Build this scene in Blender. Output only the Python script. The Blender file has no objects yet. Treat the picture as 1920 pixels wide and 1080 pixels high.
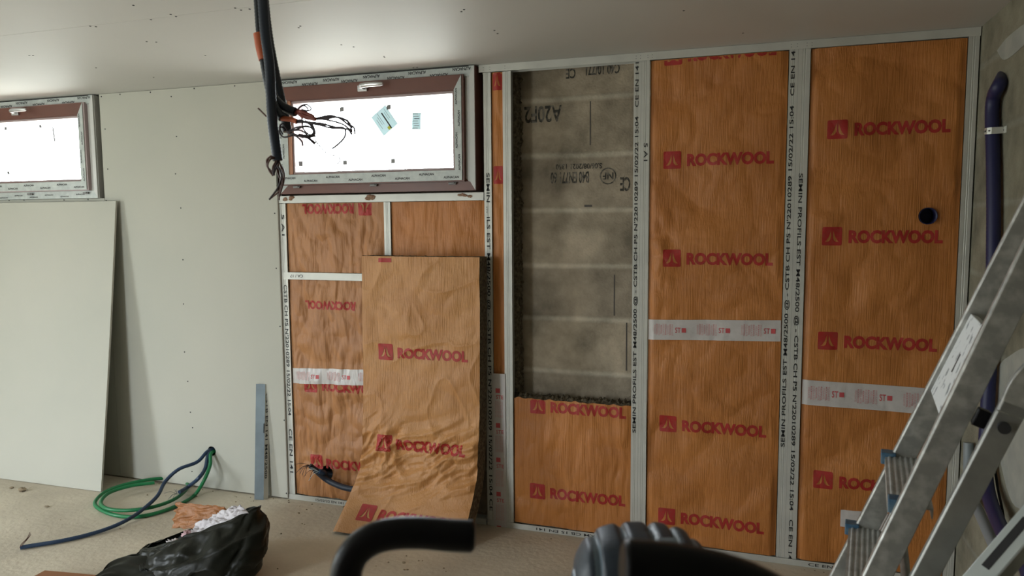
import bpy, bmesh, math, random
from mathutils import Vector, Matrix, noise
random.seed(4)
sc = bpy.context.scene
V = Vector

# ------------------------------------------------------------ camera
FPX, YAW, PITCH, ROLL = 1395.75, -0.3242, -0.0914, -0.0066
CAM = V((-0.8374, -3.5981, 1.6207))
def basis():
    cy, sy = math.cos(YAW), math.sin(YAW)
    fwd = V((sy, cy, 0)); right = V((cy, -sy, 0)); up = V((0, 0, 1))
    cp, sp = math.cos(PITCH), math.sin(PITCH)
    f2 = fwd*cp+up*sp; u2 = up*cp-fwd*sp
    cr, sr = math.cos(ROLL), math.sin(ROLL)
    return right*cr+u2*sr, u2*cr-right*sr, f2
CR, CU, CF = basis()
cd = bpy.data.cameras.new('camera'); cam = bpy.data.objects.new('camera', cd)
sc.collection.objects.link(cam); sc.camera = cam
cd.sensor_width = 36; cd.lens = FPX/1920*36; cd.clip_start = 0.02
cam.matrix_world = Matrix(((CR.x, CU.x, -CF.x, CAM.x), (CR.y, CU.y, -CF.y, CAM.y), (CR.z, CU.z, -CF.z, CAM.z), (0, 0, 0, 1)))
cd.dof.use_dof = True; cd.dof.focus_distance = 3.4; cd.dof.aperture_fstop = 5.0

# ------------------------------------------------------------ daylight
SKY = 17.0
world = bpy.data.worlds.new('world'); sc.world = world; world.use_nodes = True
nt = world.node_tree; nt.nodes.clear()
tc = nt.nodes.new('ShaderNodeTexCoord'); sx = nt.nodes.new('ShaderNodeSeparateXYZ')
rp = nt.nodes.new('ShaderNodeValToRGB'); bg = nt.nodes.new('ShaderNodeBackground'); wo = nt.nodes.new('ShaderNodeOutputWorld')
mr = nt.nodes.new('ShaderNodeMapRange'); mr.inputs[1].default_value = -1; mr.inputs[2].default_value = 1
nt.links.new(tc.outputs['Generated'], sx.inputs[0]); nt.links.new(sx.outputs[2], mr.inputs[0])
nt.links.new(mr.outputs[0], rp.inputs[0]); nt.links.new(rp.outputs[0], bg.inputs[0]); nt.links.new(bg.outputs[0], wo.inputs[0])
rp.color_ramp.elements[0].position = 0.46; rp.color_ramp.elements[0].color = (0.50, 0.53, .50, 1)
rp.color_ramp.elements[1].position = 0.54; rp.color_ramp.elements[1].color = (0.86, 0.94, 1.0, 1)
bg.inputs[1].default_value = SKY
def portal(name, loc, rot, w, h):
    l = bpy.data.lights.new(name, 'AREA'); l.shape = 'RECTANGLE'; l.size = w; l.size_y = h; l.cycles.is_portal = True
    o = bpy.data.objects.new(name, l); sc.collection.objects.link(o); o.location = loc; o.rotation_euler = rot
portal('daylight_window_middle', (-2.83, 0.36, 2.08), (math.radians(-90), 0, 0), 1.15, 0.5)
portal('daylight_window_left', (-5.31, 0.36, 2.08), (math.radians(-90), 0, 0), 1.15, 0.5)
portal('daylight_door_opening', (-6.92, -2.6, 1.05), (0, math.radians(-90), 0), 2.1, .8)
portal('daylight_added_opening', (-4.9, -5.22, 1.05), (math.radians(90), 0, 0), .8, 2.1)  # unseen opening behind the camera, added to brighten the back wall

sc.view_settings.view_transform = 'Standard'; sc.view_settings.look = 'None'
sc.view_settings.gamma = 1; sc.view_settings.use_curve_mapping = False
sc.view_settings.exposure = 0.30

# ------------------------------------------------------------ pixel helpers (photo pixels on real planes)
def ray(px, py): return CF*FPX+CR*(px-960)+CU*(540-py)
def W(px, py, Y=0.0):
    d = ray(px, py); return CAM+d*((Y-CAM.y)/d.y)
def F(px, py, Z=0.0):
    d = ray(px, py); return CAM+d*((Z-CAM.z)/d.z)
def S(px, py, X=0.0):
    d = ray(px, py); return CAM+d*((X-CAM.x)/d.x)
def D(px, py, dep): return CAM+ray(px, py)/FPX*dep

# ------------------------------------------------------------ materials
def mat(name, col, rough=0.6, metal=0.0, nscale=0, namt=0.0, col2=None, bump=0.0, bscale=60, stretch=(1, 1, 1), spec=0.5, detail=4, lo=0.35, hi=0.65, coat=0):
    m = bpy.data.materials.new(name); m.use_nodes = True; t = m.node_tree; b = t.nodes['Principled BSDF']
    b.inputs['Base Color'].default_value = (*col, 1); b.inputs['Roughness'].default_value = rough
    b.inputs['Metallic'].default_value = metal; b.inputs['Specular IOR Level'].default_value = spec
    if coat: b.inputs['Coat Weight'].default_value = coat
    if nscale or bump:
        c = t.nodes.new('ShaderNodeTexCoord'); mp = t.nodes.new('ShaderNodeMapping'); mp.inputs['Scale'].default_value = stretch
        t.links.new(c.outputs['Object'], mp.inputs[0])
    if nscale:
        n = t.nodes.new('ShaderNodeTexNoise'); n.inputs['Scale'].default_value = nscale; n.inputs['Detail'].default_value = detail
        r = t.nodes.new('ShaderNodeValToRGB'); t.links.new(mp.outputs[0], n.inputs[0]); t.links.new(n.outputs[0], r.inputs[0])
        r.color_ramp.elements[0].position = lo; r.color_ramp.elements[1].position = hi
        r.color_ramp.elements[0].color = (*col, 1); r.color_ramp.elements[1].color = (*(col2 or [x*(1-namt) for x in col]), 1)
        t.links.new(r.outputs[0], b.inputs['Base Color'])
    if bump:
        n2 = t.nodes.new('ShaderNodeTexNoise'); n2.inputs['Scale'].default_value = bscale; n2.inputs['Detail'].default_value = 5
        bp = t.nodes.new('ShaderNodeBump'); bp.inputs['Strength'].default_value = bump; bp.inputs['Distance'].default_value = 0.01
        t.links.new(mp.outputs[0], n2.inputs[0]); t.links.new(n2.outputs[0], bp.inputs['Height']); t.links.new(bp.outputs[0], b.inputs['Normal'])
    return m
def kraft(name, c1, c2, ribs=0.45):
    m = mat(name, c1, 0.5, 0, 3.0, 0.2, c2, 0, 60)
    t = m.node_tree; b = t.nodes['Principled BSDF']
    c = t.nodes.new('ShaderNodeTexCoord')
    a = t.nodes.new('ShaderNodeMapping'); a.inputs['Scale'].default_value = (1, 1, .035)
    n = t.nodes.new('ShaderNodeTexNoise'); n.inputs['Scale'].default_value = 190; n.inputs['Detail'].default_value = 2
    t.links.new(c.outputs['Object'], a.inputs[0]); t.links.new(a.outputs[0], n.inputs[0])
    n2 = t.nodes.new('ShaderNodeTexNoise'); n2.inputs['Scale'].default_value = 14; n2.inputs['Detail'].default_value = 6
    t.links.new(c.outputs['Object'], n2.inputs[0])
    mx = t.nodes.new('ShaderNodeMath'); mx.operation = 'MULTIPLY_ADD'; mx.inputs[1].default_value = 1.5
    t.links.new(n2.outputs[0], mx.inputs[0]); t.links.new(n.outputs[0], mx.inputs[2])
    bp = t.nodes.new('ShaderNodeBump'); bp.inputs['Strength'].default_value = ribs; bp.inputs['Distance'].default_value = 0.006
    t.links.new(mx.outputs[0], bp.inputs['Height']); t.links.new(bp.outputs[0], b.inputs['Normal'])
    return m
M = {}
M['board'] = mat('plasterboard', (.53, .52, .455), .75, 0, 1.2, .06, (.49, .49, .43), .03, 200)
M['ceil'] = mat('ceiling_board', (.61, .60, .57), .6, 0, 1.0, .05, (.58, .57, .54), .02, 200)
M['core'] = mat('plaster_core', (.55, .53, .48), .9)
M['seam'] = mat('seam_shadow_gap', (.10, .09, .08), .9)
M['concrete_floor'] = mat('screed', (.66, .59, .47), .85, 0, 2.2, .2, (.52, .46, .365), .35, 35, detail=8)
M['galv'] = mat('galvanised_steel', (.66, .66, .61), .45, .25, 6, .12, (.58, .58, .54), .02, 80)
M['galv_dark'] = mat('bare_galvanised_steel', (.17, .21, .23), .5, .5, 9, .2, (.13, .16, .18))
M['ink'] = mat('black_ink', (.02, .02, .022), .6)
M['kraft'] = kraft('kraft_paper', (.56, .21, .047), (.47, .17, .038))
M['kraft_dark'] = kraft('kraft_paper_brown', (.47, .21, .075), (.40, .17, .06))
M['kraft_light'] = kraft('kraft_paper_pale', (.56, .27, .09), (.50, .225, .07))
M['red'] = mat('red_print', (.42, .022, .018), .55, 0, 45, .3, (.36, .04, .025), lo=.45, hi=.7)
M['redt'] = mat('red_tape_print', (.62, .10, .11), .5)
M['pink'] = mat('pale_red_tape_print', (.66, .30, .30), .5)
M['tape'] = mat('white_tape', (.66, .62, .60), .28, 0, 10, .1, (.60, .57, .55), .15, 40)
M['wool'] = mat('mineral_wool', (.20, .16, .10), .95, 0, 60, .5, (.07, .055, .035), 1.0, 120)
M['film'] = mat('protective_film', (.56, .60, .58), .35, 0, 30, .12, (.47, .51, .50), .1, 50)
M['pvc'] = mat('white_plastic_frame', (.60, .60, .58), .35)
M['brown'] = mat('brown_foil', (.17, .065, .045), .35, 0, 5, .15, (.14, .055, .04))
M['bead'] = mat('pinkish_bead', (.42, .33, .33), .35)
M['lit_brown'] = mat('brown_bead_painted_lit', (.40, .18, .10), .4)  # brown bead with the window light painted into its colour
M['grey'] = mat('grey_plastic', (.22, .22, .22), .5)
M['chrome'] = mat('brushed_silver', (.62, .63, .64), .28, .8)
M['black'] = mat('black_rubber', (.004, .004, .005), .33, 0, bump=.06, bscale=300, spec=.2)
M['black_tube'] = mat('black_conduit', (.018, .024, .032), .42)
M['navy'] = mat('navy_conduit', (.020, .022, .085), .45)
M['blue'] = mat('blue_conduit', (.022, .050, .105), .42)
M['bluegrey'] = mat('dark_conduit', (.02, .03, .05), .42)
M['green'] = mat('green_conduit', (.010, .19, .065), .38)
M['orange'] = mat('orange_tape', (.55, .12, .04), .5)
M['copper'] = mat('brown_wire', (.11, .045, .035), .45)
M['wire_dark'] = mat('dark_wire', (.035, .022, .03), .45)
M['redwire'] = mat('red_brown_wire', (.28, .06, .04), .45)
M['bag'] = mat('black_bin_liner', (.009, .010, .007), .36, 0, 7, .3, (.014, .015, .011), .12, 22, spec=.2)
M['white_plastic'] = mat('white_plastic_scrap', (.62, .58, .60), .4)
M['pinkscrap'] = mat('pink_scrap', (.60, .38, .40), .6)
M['scrap_paper'] = kraft('brown_scrap_paper', (.36, .145, .045), (.30, .12, .035))
M['cardboard'] = mat('cardboard', (.30, .13, .055), .8)
M['alu'] = mat('scuffed_aluminium', (.36, .36, .34), .42, .6, 34, .3, (.56, .56, .53), .10, 60, lo=.42, hi=.68, detail=8)
M['alu2'] = mat('dull_aluminium', (.34, .34, .32), .42, .7, 14, .3, (.24, .24, .23), .08, 60)
M['splash'] = mat('plaster_splashed_white', (.84, .88, .90), .6, 0, 34, .3, (.24, .28, .31), .1, 60, lo=.58, hi=.66)
M['treadm'] = mat('ribbed_aluminium_tread', (.58, .60, .59), .45, .25, 30, .2, (.42, .43, .42))
M['bluecap'] = mat('blue_plastic', (.04, .13, .24), .45, 0, 40, .2, (.14, .22, .28))
M['pad'] = mat('blue_grey_padding', (.030, .045, .068), .42, 0, bump=.1, bscale=200)
M['padline'] = mat('pale_seam', (.17, .23, .28), .35)
M['graypipe'] = mat('grey_pipe', (.26, .30, .32), .45)
M['strap'] = mat('perforated_strap', (.62, .63, .58), .35, .5)
M['lump'] = mat('plaster_crumb', (.33, .26, .17), .95, 0, 40, .3, (.22, .17, .11), .5, 90)
M['sticker'] = mat('white_sticker', (.50, .58, .60), .5)
t = M['sticker'].node_tree; tl = t.nodes.new('ShaderNodeBsdfTranslucent'); tl.inputs[0].default_value = (.15, .18, .185, 1)
ad = t.nodes.new('ShaderNodeAddShader'); t.links.new(t.nodes['Principled BSDF'].outputs[0], ad.inputs[0]); t.links.new(tl.outputs[0], ad.inputs[1])
t.links.new(ad.outputs[0], t.nodes['Material Output'].inputs[0])
M['yellow'] = mat('yellow_mark', (.60, .62, .05), .5)
M['tallow'] = mat('dried_foam', (.38, .24, .16), .9, 0, 50, .4, (.24, .13, .08), .6, 80)
# glass
g = bpy.data.materials.new('window_glass'); g.use_nodes = True; t = g.node_tree; t.nodes.clear()
o_ = t.nodes.new('ShaderNodeOutputMaterial'); mi = t.nodes.new('ShaderNodeMixShader'); tr = t.nodes.new('ShaderNodeBsdfTransparent'); gl = t.nodes.new('ShaderNodeBsdfGlossy')
gl.inputs['Roughness'].default_value = .03; mi.inputs[0].default_value = .06
t.links.new(tr.outputs[0], mi.inputs[1]); t.links.new(gl.outputs[0], mi.inputs[2]); t.links.new(mi.outputs[0], o_.inputs[0]); M['glass'] = g
M['darkwall'] = mat('bare_dark_wall', (.36, .31, .26), .9, 0, 5, .3)
# block masonry
ROWH, ZOFF = .281, .006
def masonry(name, c1, c2, mortar, plane='xz', zoff=0.0):
    m = bpy.data.materials.new(name); m.use_nodes = True; t = m.node_tree; b = t.nodes['Principled BSDF']; b.inputs['Roughness'].default_value = .95
    c = t.nodes.new('ShaderNodeTexCoord'); s = t.nodes.new('ShaderNodeSeparateXYZ'); k = t.nodes.new('ShaderNodeCombineXYZ')
    t.links.new(c.outputs['Object'], s.inputs[0]); t.links.new(s.outputs[0 if plane == 'xz' else 1], k.inputs[0]); t.links.new(s.outputs[2], k.inputs[1])
    br = t.nodes.new('ShaderNodeTexBrick'); br.inputs['Scale'].default_value = 1; br.inputs['Brick Width'].default_value = 7.3; br.inputs['Row Height'].default_value = ROWH; br.offset = 0
    br.inputs['Mortar Size'].default_value = .022; br.inputs['Mortar Smooth'].default_value = .9
    br.inputs['Color1'].default_value = (*c1, 1); br.inputs['Color2'].default_value = (*c2, 1); br.inputs['Mortar'].default_value = (*mortar, 1)
    n = t.nodes.new('ShaderNodeTexNoise'); n.inputs['Scale'].default_value = 9; n.inputs['Detail'].default_value = 3
    ad = t.nodes.new('ShaderNodeVectorMath'); ad.operation = 'MULTIPLY_ADD'; ad.inputs[1].default_value = (.03, .03, .03)
    t.links.new(n.outputs['Color'], ad.inputs[0]); t.links.new(k.outputs[0], ad.inputs[2]); zo = t.nodes.new('ShaderNodeVectorMath'); zo.inputs[1].default_value = (3.1, zoff, 0); t.links.new(ad.outputs[0], zo.inputs[0]); t.links.new(zo.outputs[0], br.inputs[0])
    n2 = t.nodes.new('ShaderNodeTexNoise'); n2.inputs['Scale'].default_value = 4.2; n2.inputs['Detail'].default_value = 10; n2.inputs['Roughness'].default_value = .6
    t.links.new(c.outputs['Object'], n2.inputs[0])
    r = t.nodes.new('ShaderNodeValToRGB'); r.color_ramp.elements[0].position = .3; r.color_ramp.elements[1].position = .7
    r.color_ramp.elements[0].color = (.50, .49, .46, 1); r.color_ramp.elements[1].color = (1.45, 1.42, 1.38, 1)
    t.links.new(n2.outputs[0], r.inputs[0])
    mx = t.nodes.new('ShaderNodeMix'); mx.data_type = 'RGBA'; mx.blend_type = 'MULTIPLY'; mx.inputs[0].default_value = 1
    t.links.new(br.outputs[0], mx.inputs[6]); t.links.new(r.outputs[0], mx.inputs[7]); t.links.new(mx.outputs[2], b.inputs['Base Color'])
    n3 = t.nodes.new('ShaderNodeTexNoise'); n3.inputs['Scale'].default_value = 90; n3.inputs['Detail'].default_value = 6
    t.links.new(c.outputs['Object'], n3.inputs[0])
    ma = t.nodes.new('ShaderNodeMath'); ma.operation = 'MULTIPLY_ADD'; ma.inputs[1].default_value = 1.2
    t.links.new(br.outputs['Fac'], ma.inputs[0]); t.links.new(n3.outputs[0], ma.inputs[2])
    bp = t.nodes.new('ShaderNodeBump'); bp.inputs['Strength'].default_value = .6; bp.inputs['Distance'].default_value = .006
    t.links.new(ma.outputs[0], bp.inputs['Height']); t.links.new(bp.outputs[0], b.inputs['Normal'])
    return m
M['block'] = masonry('concrete_blocks', (.42, .36, .275), (.35, .30, .235), (.54, .49, .40), 'xz', ZOFF)
M['render'] = masonry('rough_grey_wall', (.26, .25, .19), (.24, .235, .18), (.29, .29, .235), 'yz')

# ------------------------------------------------------------ mesh building
class MB:
    def __init__(s): s.v = []; s.f = []; s.m = []; s.sm = []
    def add(s, vs, fs, mi=0, smooth=False):
        b = len(s.v); s.v += [tuple(v) for v in vs]
        for f in fs: s.f.append([i+b for i in f]); s.m.append(mi); s.sm.append(smooth)
    def box(s, x0, x1, y0, y1, z0, z1, mi=0):
        vs = [(x, y, z) for z in (z0, z1) for y in (y0, y1) for x in (x0, x1)]
        s.add(vs, [(0, 2, 3, 1), (4, 5, 7, 6), (0, 1, 5, 4), (2, 6, 7, 3), (0, 4, 6, 2), (1, 3, 7, 5)], mi)
    def obox(s, c, ax, ay, az, mi=0):   # oriented box: centre and three half vectors
        vs = [c+ax*i+ay*j+az*k for k in (-1, 1) for j in (-1, 1) for i in (-1, 1)]
        s.add(vs, [(0, 2, 3, 1), (4, 5, 7, 6), (0, 1, 5, 4), (2, 6, 7, 3), (0, 4, 6, 2), (1, 3, 7, 5)], mi)
    def prism(s, prof, o, u, v, a, mi=0, smooth=False, closed=True):  # profile (p,q) in plane u,v, swept along a
        n = len(prof); vs = [o+u*p+v*q for p, q in prof]+[o+u*p+v*q+a for p, q in prof]
        fs = [(i, (i+1) % n, n+(i+1) % n, n+i) for i in range(n if closed else n-1)]
        s.add(vs, fs, mi, smooth)
        if closed: s.add(vs, [tuple(range(n))[::-1], tuple(range(n, 2*n))], mi)
    def tube(s, path, r, mi=0, seg=10, caps=True, corr=0.0):
        P = [V(p) for p in path]; n = len(P)
        if n < 2: return
        T = [(P[min(i+1, n-1)]-P[max(i-1, 0)]).normalized() for i in range(n)]
        a = V((0, 0, 1)) if abs(T[0].z) < .9 else V((1, 0, 0))
        N = (a-T[0]*a.dot(T[0])).normalized(); vs = []
        for i in range(n):
            N = (N-T[i]*N.dot(T[i])).normalized(); B = T[i].cross(N)
            rr = r[i] if isinstance(r, (list, tuple)) else r
            if corr and i % 2: rr *= (1-corr)
            for k in range(seg):
                an = 2*math.pi*k/seg; vs.append(P[i]+N*math.cos(an)*rr+B*math.sin(an)*rr)
        fs = [(i*seg+k, i*seg+(k+1) % seg, (i+1)*seg+(k+1) % seg, (i+1)*seg+k) for i in range(n-1) for k in range(seg)]
        s.add(vs, fs, mi, True)
        if caps: s.add([vs[k] for k in range(seg)]+[vs[(n-1)*seg+k] for k in range(seg)], [tuple(range(seg))[::-1], tuple(range(seg, 2*seg))], mi)
    def grid(s, fn, nu, nv, mi=0, keep=None):
        vs = [fn(i/nu, j/nv) for j in range(nv+1) for i in range(nu+1)]
        fs = [(j*(nu+1)+i, j*(nu+1)+i+1, (j+1)*(nu+1)+i+1, (j+1)*(nu+1)+i) for j in range(nv) for i in range(nu)]
        if keep: fs = [q for q in fs if keep([V(vs[k]) for k in q])]
        s.add(vs, fs, mi, True)
    def build(s, name, mats, parent=None, origin=None, bevel=0):
        me = bpy.data.meshes.new(name); o3 = V(origin) if origin is not None else V((0, 0, 0))
        pw = V((0, 0, 0)); q_ = parent
        while q_ is not None: pw += q_.matrix_basis.translation; q_ = q_.parent
        if parent is not None and origin is None: o3 = pw.copy()
        me.from_pydata([tuple(V(v)-o3) for v in s.v], [], s.f)
        for mm in (mats if isinstance(mats, (list, tuple)) else [mats]): me.materials.append(M[mm] if isinstance(mm, str) else mm)
        me.polygons.foreach_set('material_index', s.m); me.polygons.foreach_set('use_smooth', s.sm); me.update()
        o = bpy.data.objects.new(name, me); sc.collection.objects.link(o)
        if parent is not None: o.parent = parent; o.location = o3-pw
        else: o.location = o3
        if bevel:
            b = o.modifiers.new('bevel', 'BEVEL'); b.width = bevel; b.segments = 2; b.limit_method = 'ANGLE'; b.angle_limit = .6
        return o
def tag(o, label, cat, group=None):
    o['label'] = label; o['category'] = cat
    if group: o['group'] = group
    return o
def empty(name, loc, label, cat, group=None):
    o = bpy.data.objects.new(name, None); sc.collection.objects.link(o); o.location = loc; o.empty_display_size = .05
    return tag(o, label, cat, group)
def struct(o): o['kind'] = 'structure'; return o
def spline(pts, per=8):
    P = [V(p) for p in pts]; P = [P[0]*2-P[1]]+P+[P[-1]*2-P[-2]]; out = []
    for i in range(1, len(P)-2):
        a, b, c, d = P[i-1], P[i], P[i+1], P[i+2]
        for k in range(per):
            t = k/per
            out.append(.5*((2*b)+(c-a)*t+(2*a-5*b+4*c-d)*t*t+(3*b-a-3*c+d)*t**3))
    out.append(P[-2]); return out
def resample(pts, step):
    out = [pts[0]]; acc = 0
    for a, b in zip(pts, pts[1:]):
        L = (b-a).length; d = step-acc
        while d <= L: out.append(a+(b-a)*(d/L)); d += step
        acc = (acc+L) % step
    return out
# 2D outlines with holes -> flat triangles (curve fill)
def fill2d(loops, extr=0.0):
    cu = bpy.data.curves.new('tmp', 'CURVE'); cu.dimensions = '2D'; cu.fill_mode = 'BOTH'; cu.extrude = extr
    for L in loops:
        sp = cu.splines.new('POLY'); sp.points.add(len(L)-1)
        for p, q in zip(sp.points, L): p.co = (q[0], q[1], 0, 1)
        sp.use_cyclic_u = True
    o = bpy.data.objects.new('tmp', cu); sc.collection.objects.link(o)
    dg = bpy.context.evaluated_depsgraph_get(); dg.update(); me = o.evaluated_get(dg).to_mesh()
    vs = [v.co.copy() for v in me.vertices]; fs = [tuple(p.vertices) for p in me.polygons]
    bpy.data.objects.remove(o); bpy.data.curves.remove(cu)
    return vs, fs
def circ(cx, cy, r, n=24, ph=0): return [(cx+r*math.cos(2*math.pi*i/n+ph), cy+r*math.sin(2*math.pi*i/n+ph)) for i in range(n)]
def rect(x0, x1, z0, z1): return [(x0, z0), (x1, z0), (x1, z1), (x0, z1)]
def plate(mb, loops, o, u, v, n, th, mi=0):   # loops in (u,v), centred thickness th along n
    vs, fs = fill2d(loops, th/2)
    mb.add([o+u*p.x+v*p.y+n*p.z for p in vs], fs, mi)
TC = {}
def text2d(s, bold=0.0, shear=0):
    k = (s, bold)
    if k not in TC:
        cu = bpy.data.curves.new('tmp', 'FONT'); cu.body = s; cu.size = 1; cu.offset = bold; cu.resolution_u = 3
        o = bpy.data.objects.new('tmp', cu); sc.collection.objects.link(o)
        dg = bpy.context.evaluated_depsgraph_get(); dg.update(); me = o.evaluated_get(dg).to_mesh()
        vs = [v.co.xy.copy() for v in me.vertices]; fs = [tuple(p.vertices) for p in me.polygons]
        bpy.data.objects.remove(o); bpy.data.curves.remove(cu)
        x0 = min(v.x for v in vs); x1 = max(v.x for v in vs); y0 = min(v.y for v in vs); y1 = max(v.y for v in vs)
        TC[k] = ([((v.x-x0)/(x1-x0)-.5, (v.y-y0)/(y1-y0)-.5) for v in vs], fs)
    return TC[k]
def subdiv(vs, fs, L):
    bm = bmesh.new(); bv = [bm.verts.new((p[0], p[1], 0)) for p in vs]
    for f in fs:
        try: bm.faces.new([bv[i] for i in f])
        except ValueError: pass
    bmesh.ops.triangulate(bm, faces=bm.faces[:])
    for _ in range(5):
        es = [e for e in bm.edges if e.calc_length() > L]
        if not es: break
        bmesh.ops.subdivide_edges(bm, edges=es, cuts=1); bmesh.ops.triangulate(bm, faces=[f for f in bm.faces if len(f.verts) > 3])
    bm.verts.index_update(); r = [(v.co.x, v.co.y) for v in bm.verts], [tuple(v.index for v in f.verts) for f in bm.faces]; bm.free(); return r
def put(mb, vf, c, u, v, w, h, mi, fn=None, sub=0):
    """flat 2D shape (unit box) placed at c along u (width w) and v (height h); fn drapes it"""
    vs, fs = vf; vs = [(a*w, b*h) for a, b in vs]
    if sub: vs, fs = subdiv(vs, fs, sub)
    out = [c+u*a+v*b for a, b in vs]
    if fn: out = [fn(p) for p in out]
    mb.add(out, fs, mi)
X, Y, Z = V((1, 0, 0)), V((0, 1, 0)), V((0, 0, 1))
LOGO = None
def logo():
    global LOGO
    if LOGO is None:
        sq = []
        for cx, cy, a0 in ((.42, -.42, -90), (.42, .42, 0), (-.42, .42, 90), (-.42, -.42, 180)):
            for k in range(4): a = math.radians(a0+k*30); sq.append((cx+.08*math.cos(a), cy+.08*math.sin(a)))
        lf = [(-.36, -.30), (-.27, -.22), (-.16, -.02), (-.045, .34), (-.035, .05), (-.05, -.10), (-.10, -.22), (-.20, -.30)]
        LOGO = fill2d([sq, lf, [(-a, b) for a, b in lf][::-1]]); LOGO = ([(p.x, p.y) for p in LOGO[0]], LOGO[1])
    return LOGO
SEMIN = "SEMIN PROFILS EST M48/2500 @ - CSTB CH P5 N'22010289 15/02/22 15:04   CE EN 141"

# ------------------------------------------------------------ paper relief
def billow(x, z, sd, oc=3):
    h = 0; a = 1; f = 1
    for k in range(oc): h += a*abs(noise.noise(V((x*f, sd+k*3.7, z*f)))); a *= .5; f *= 2.1
    return h
def relief(x, z, st):
    wx_ = .05*noise.noise(V((x*6, 2, z*6))); wz_ = .05*noise.noise(V((x*6, 9, z*6)))
    if st == 'hard':
        return .014*billow((x+wx_*.3)*17, z*3.2, 1.3, 3)+.022*billow(x*5+z*1.5, (z+wz_)*5, 7.1, 2)+.008*noise.noise(V((x*5, 3, z*4)))-.017
    if st == 'mid':
        return .008*billow((x+wx_*.5)*13, z*2.4, 2.3, 3)+.018*billow(x*3+z*1.2, (z+wz_)*3-x, 5.1, 2)+.010*noise.noise(V((x*3.2, 3, z*2.4)))-.013
    lo_ = math.exp(-((x+1.31)/.07)**2-((z-1.42)/.24)**2)
    return lo_*.030*billow(x*6+z*2.5, z*3.2-x*3, 3.3, 2)+.0014*billow((x+wx_)*14, z*3.5, 2.3, 3)+.024*billow((x+wx_)*2.2+z*1.3, (z+wz_)*2.4-x*1.2, 5.1, 3)+.008*noise.noise(V((x*2.6, 8, z*1.9)))-.011
BAYS = {}
def front(bay, p, off=0.0):
    x0, x1, st = bay
    e = min(1, max(0, min(p.x-x0, x1-p.x))/.03); e = e*e*(3-2*e)
    return V((p.x, .010-.008*e-(relief(p.x, p.z, st))*(.15+.85*e)-off, p.z))
def panel(name, label, bay, z0, z1, material, marks=(), hole=None, ragged=False, depth=.105):
    x0, x1, st = bay
    mb = MB(); g = .0065; nu = max(6, int((x1-x0)/g)); nv = int((z1-z0)/g)
    def fn(a, b):
        x = x0+(x1-x0)*a; z = z0+(z1-z0)*b
        if hole:
            d = V((x-hole[0], z-hole[1])); r = d.length
            if r < hole[2]+g*.7 and r > hole[2]-g*.9 and r > 1e-5: d *= hole[2]/r; x = hole[0]+d.x; z = hole[1]+d.y
        if b > .999 and ragged: z += .008*noise.noise(V((x*30, 0, 0)))
        return front(bay, V((x, 0, z)))
    keep = None
    if hole: keep = lambda q: (sum(q, V((0, 0, 0)))/4-V((hole[0], 0, hole[1]))).xz.length > hole[2]
    mb.grid(fn, nu, nv, 0, keep)
    for kind, cx, cz, w, h, rot in marks:
        u, v = (X, Z) if rot == 0 else (-X, -Z)
        dr = lambda p: front(bay, p, .0012)
        vf = logo() if kind == 'logo' else text2d('ROCKWOOL', .05)
        vs, fs = vf; tmp = MB(); put(tmp, vf, V((cx, 0, cz)), u, v, w, h, 1, None, .012)
        base = tmp.v; keepf = [f for f in tmp.f if all(z0+.001 < base[i][2] < z1-.001 and x0+.001 < base[i][0] < x1-.001 for i in f)]
        mb.add([dr(V(p)) for p in base], keepf, 1)
    # mineral wool body behind the paper
    def back(a, b):
        x = x0+(x1-x0)*a; z = z0+(z1-z0)*b
        return V((x, depth, z))
    n = max(2, nu//4); rows = [0, .33, .66, 1]
    for edge in ('top', 'bottom', 'left', 'right'):
        def ef(a, b, edge=edge):
            if edge in ('top', 'bottom'): q = fn(a, 1 if edge == 'top' else 0)
            else: q = fn(0 if edge == 'left' else 1, a)
            y = q.y+(depth-q.y)*b; k = 1 if 0.01 < b < .99 else 0
            j = .006*noise.noise(q*60+V((0, b*9, 0)))*k*(0 if edge in ('top', 'bottom') else 1)
            jj = (.012*noise.noise(V((q.x*45, b*7, 2)))*k if ragged and edge == 'top' else j)
            return V((q.x+(j if edge in ('left', 'right') else 0), y, q.z+(jj if edge == 'top' else 0)))
        mb.grid(ef, n if edge in ('top', 'bottom') else max(2, nv//4), 6, 2)
    if not hole: mb.grid(back, 2, 2, 2)
    o = mb.build(name, [material, 'red', 'wool'], origin=((x0+x1)/2, 0, z0))
    if ragged:
        w = MB(); w.grid(lambda a, c: V((x0+(x1-x0)*a, .016+(depth-.016)*c, z1-.006+.030*max(0, .35+noise.noise(V((a*38, c*3, 1)))*.9+.5*noise.noise(V((a*90, c*9, 5))))*(1-abs(2*c-1)**3))), 120, 12, 0)
        w.build('wool_top', 'wool', o, origin=(0, 0, 0))
    return tag(o, label, 'insulation panel', 'paper-faced insulation panels')
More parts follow.
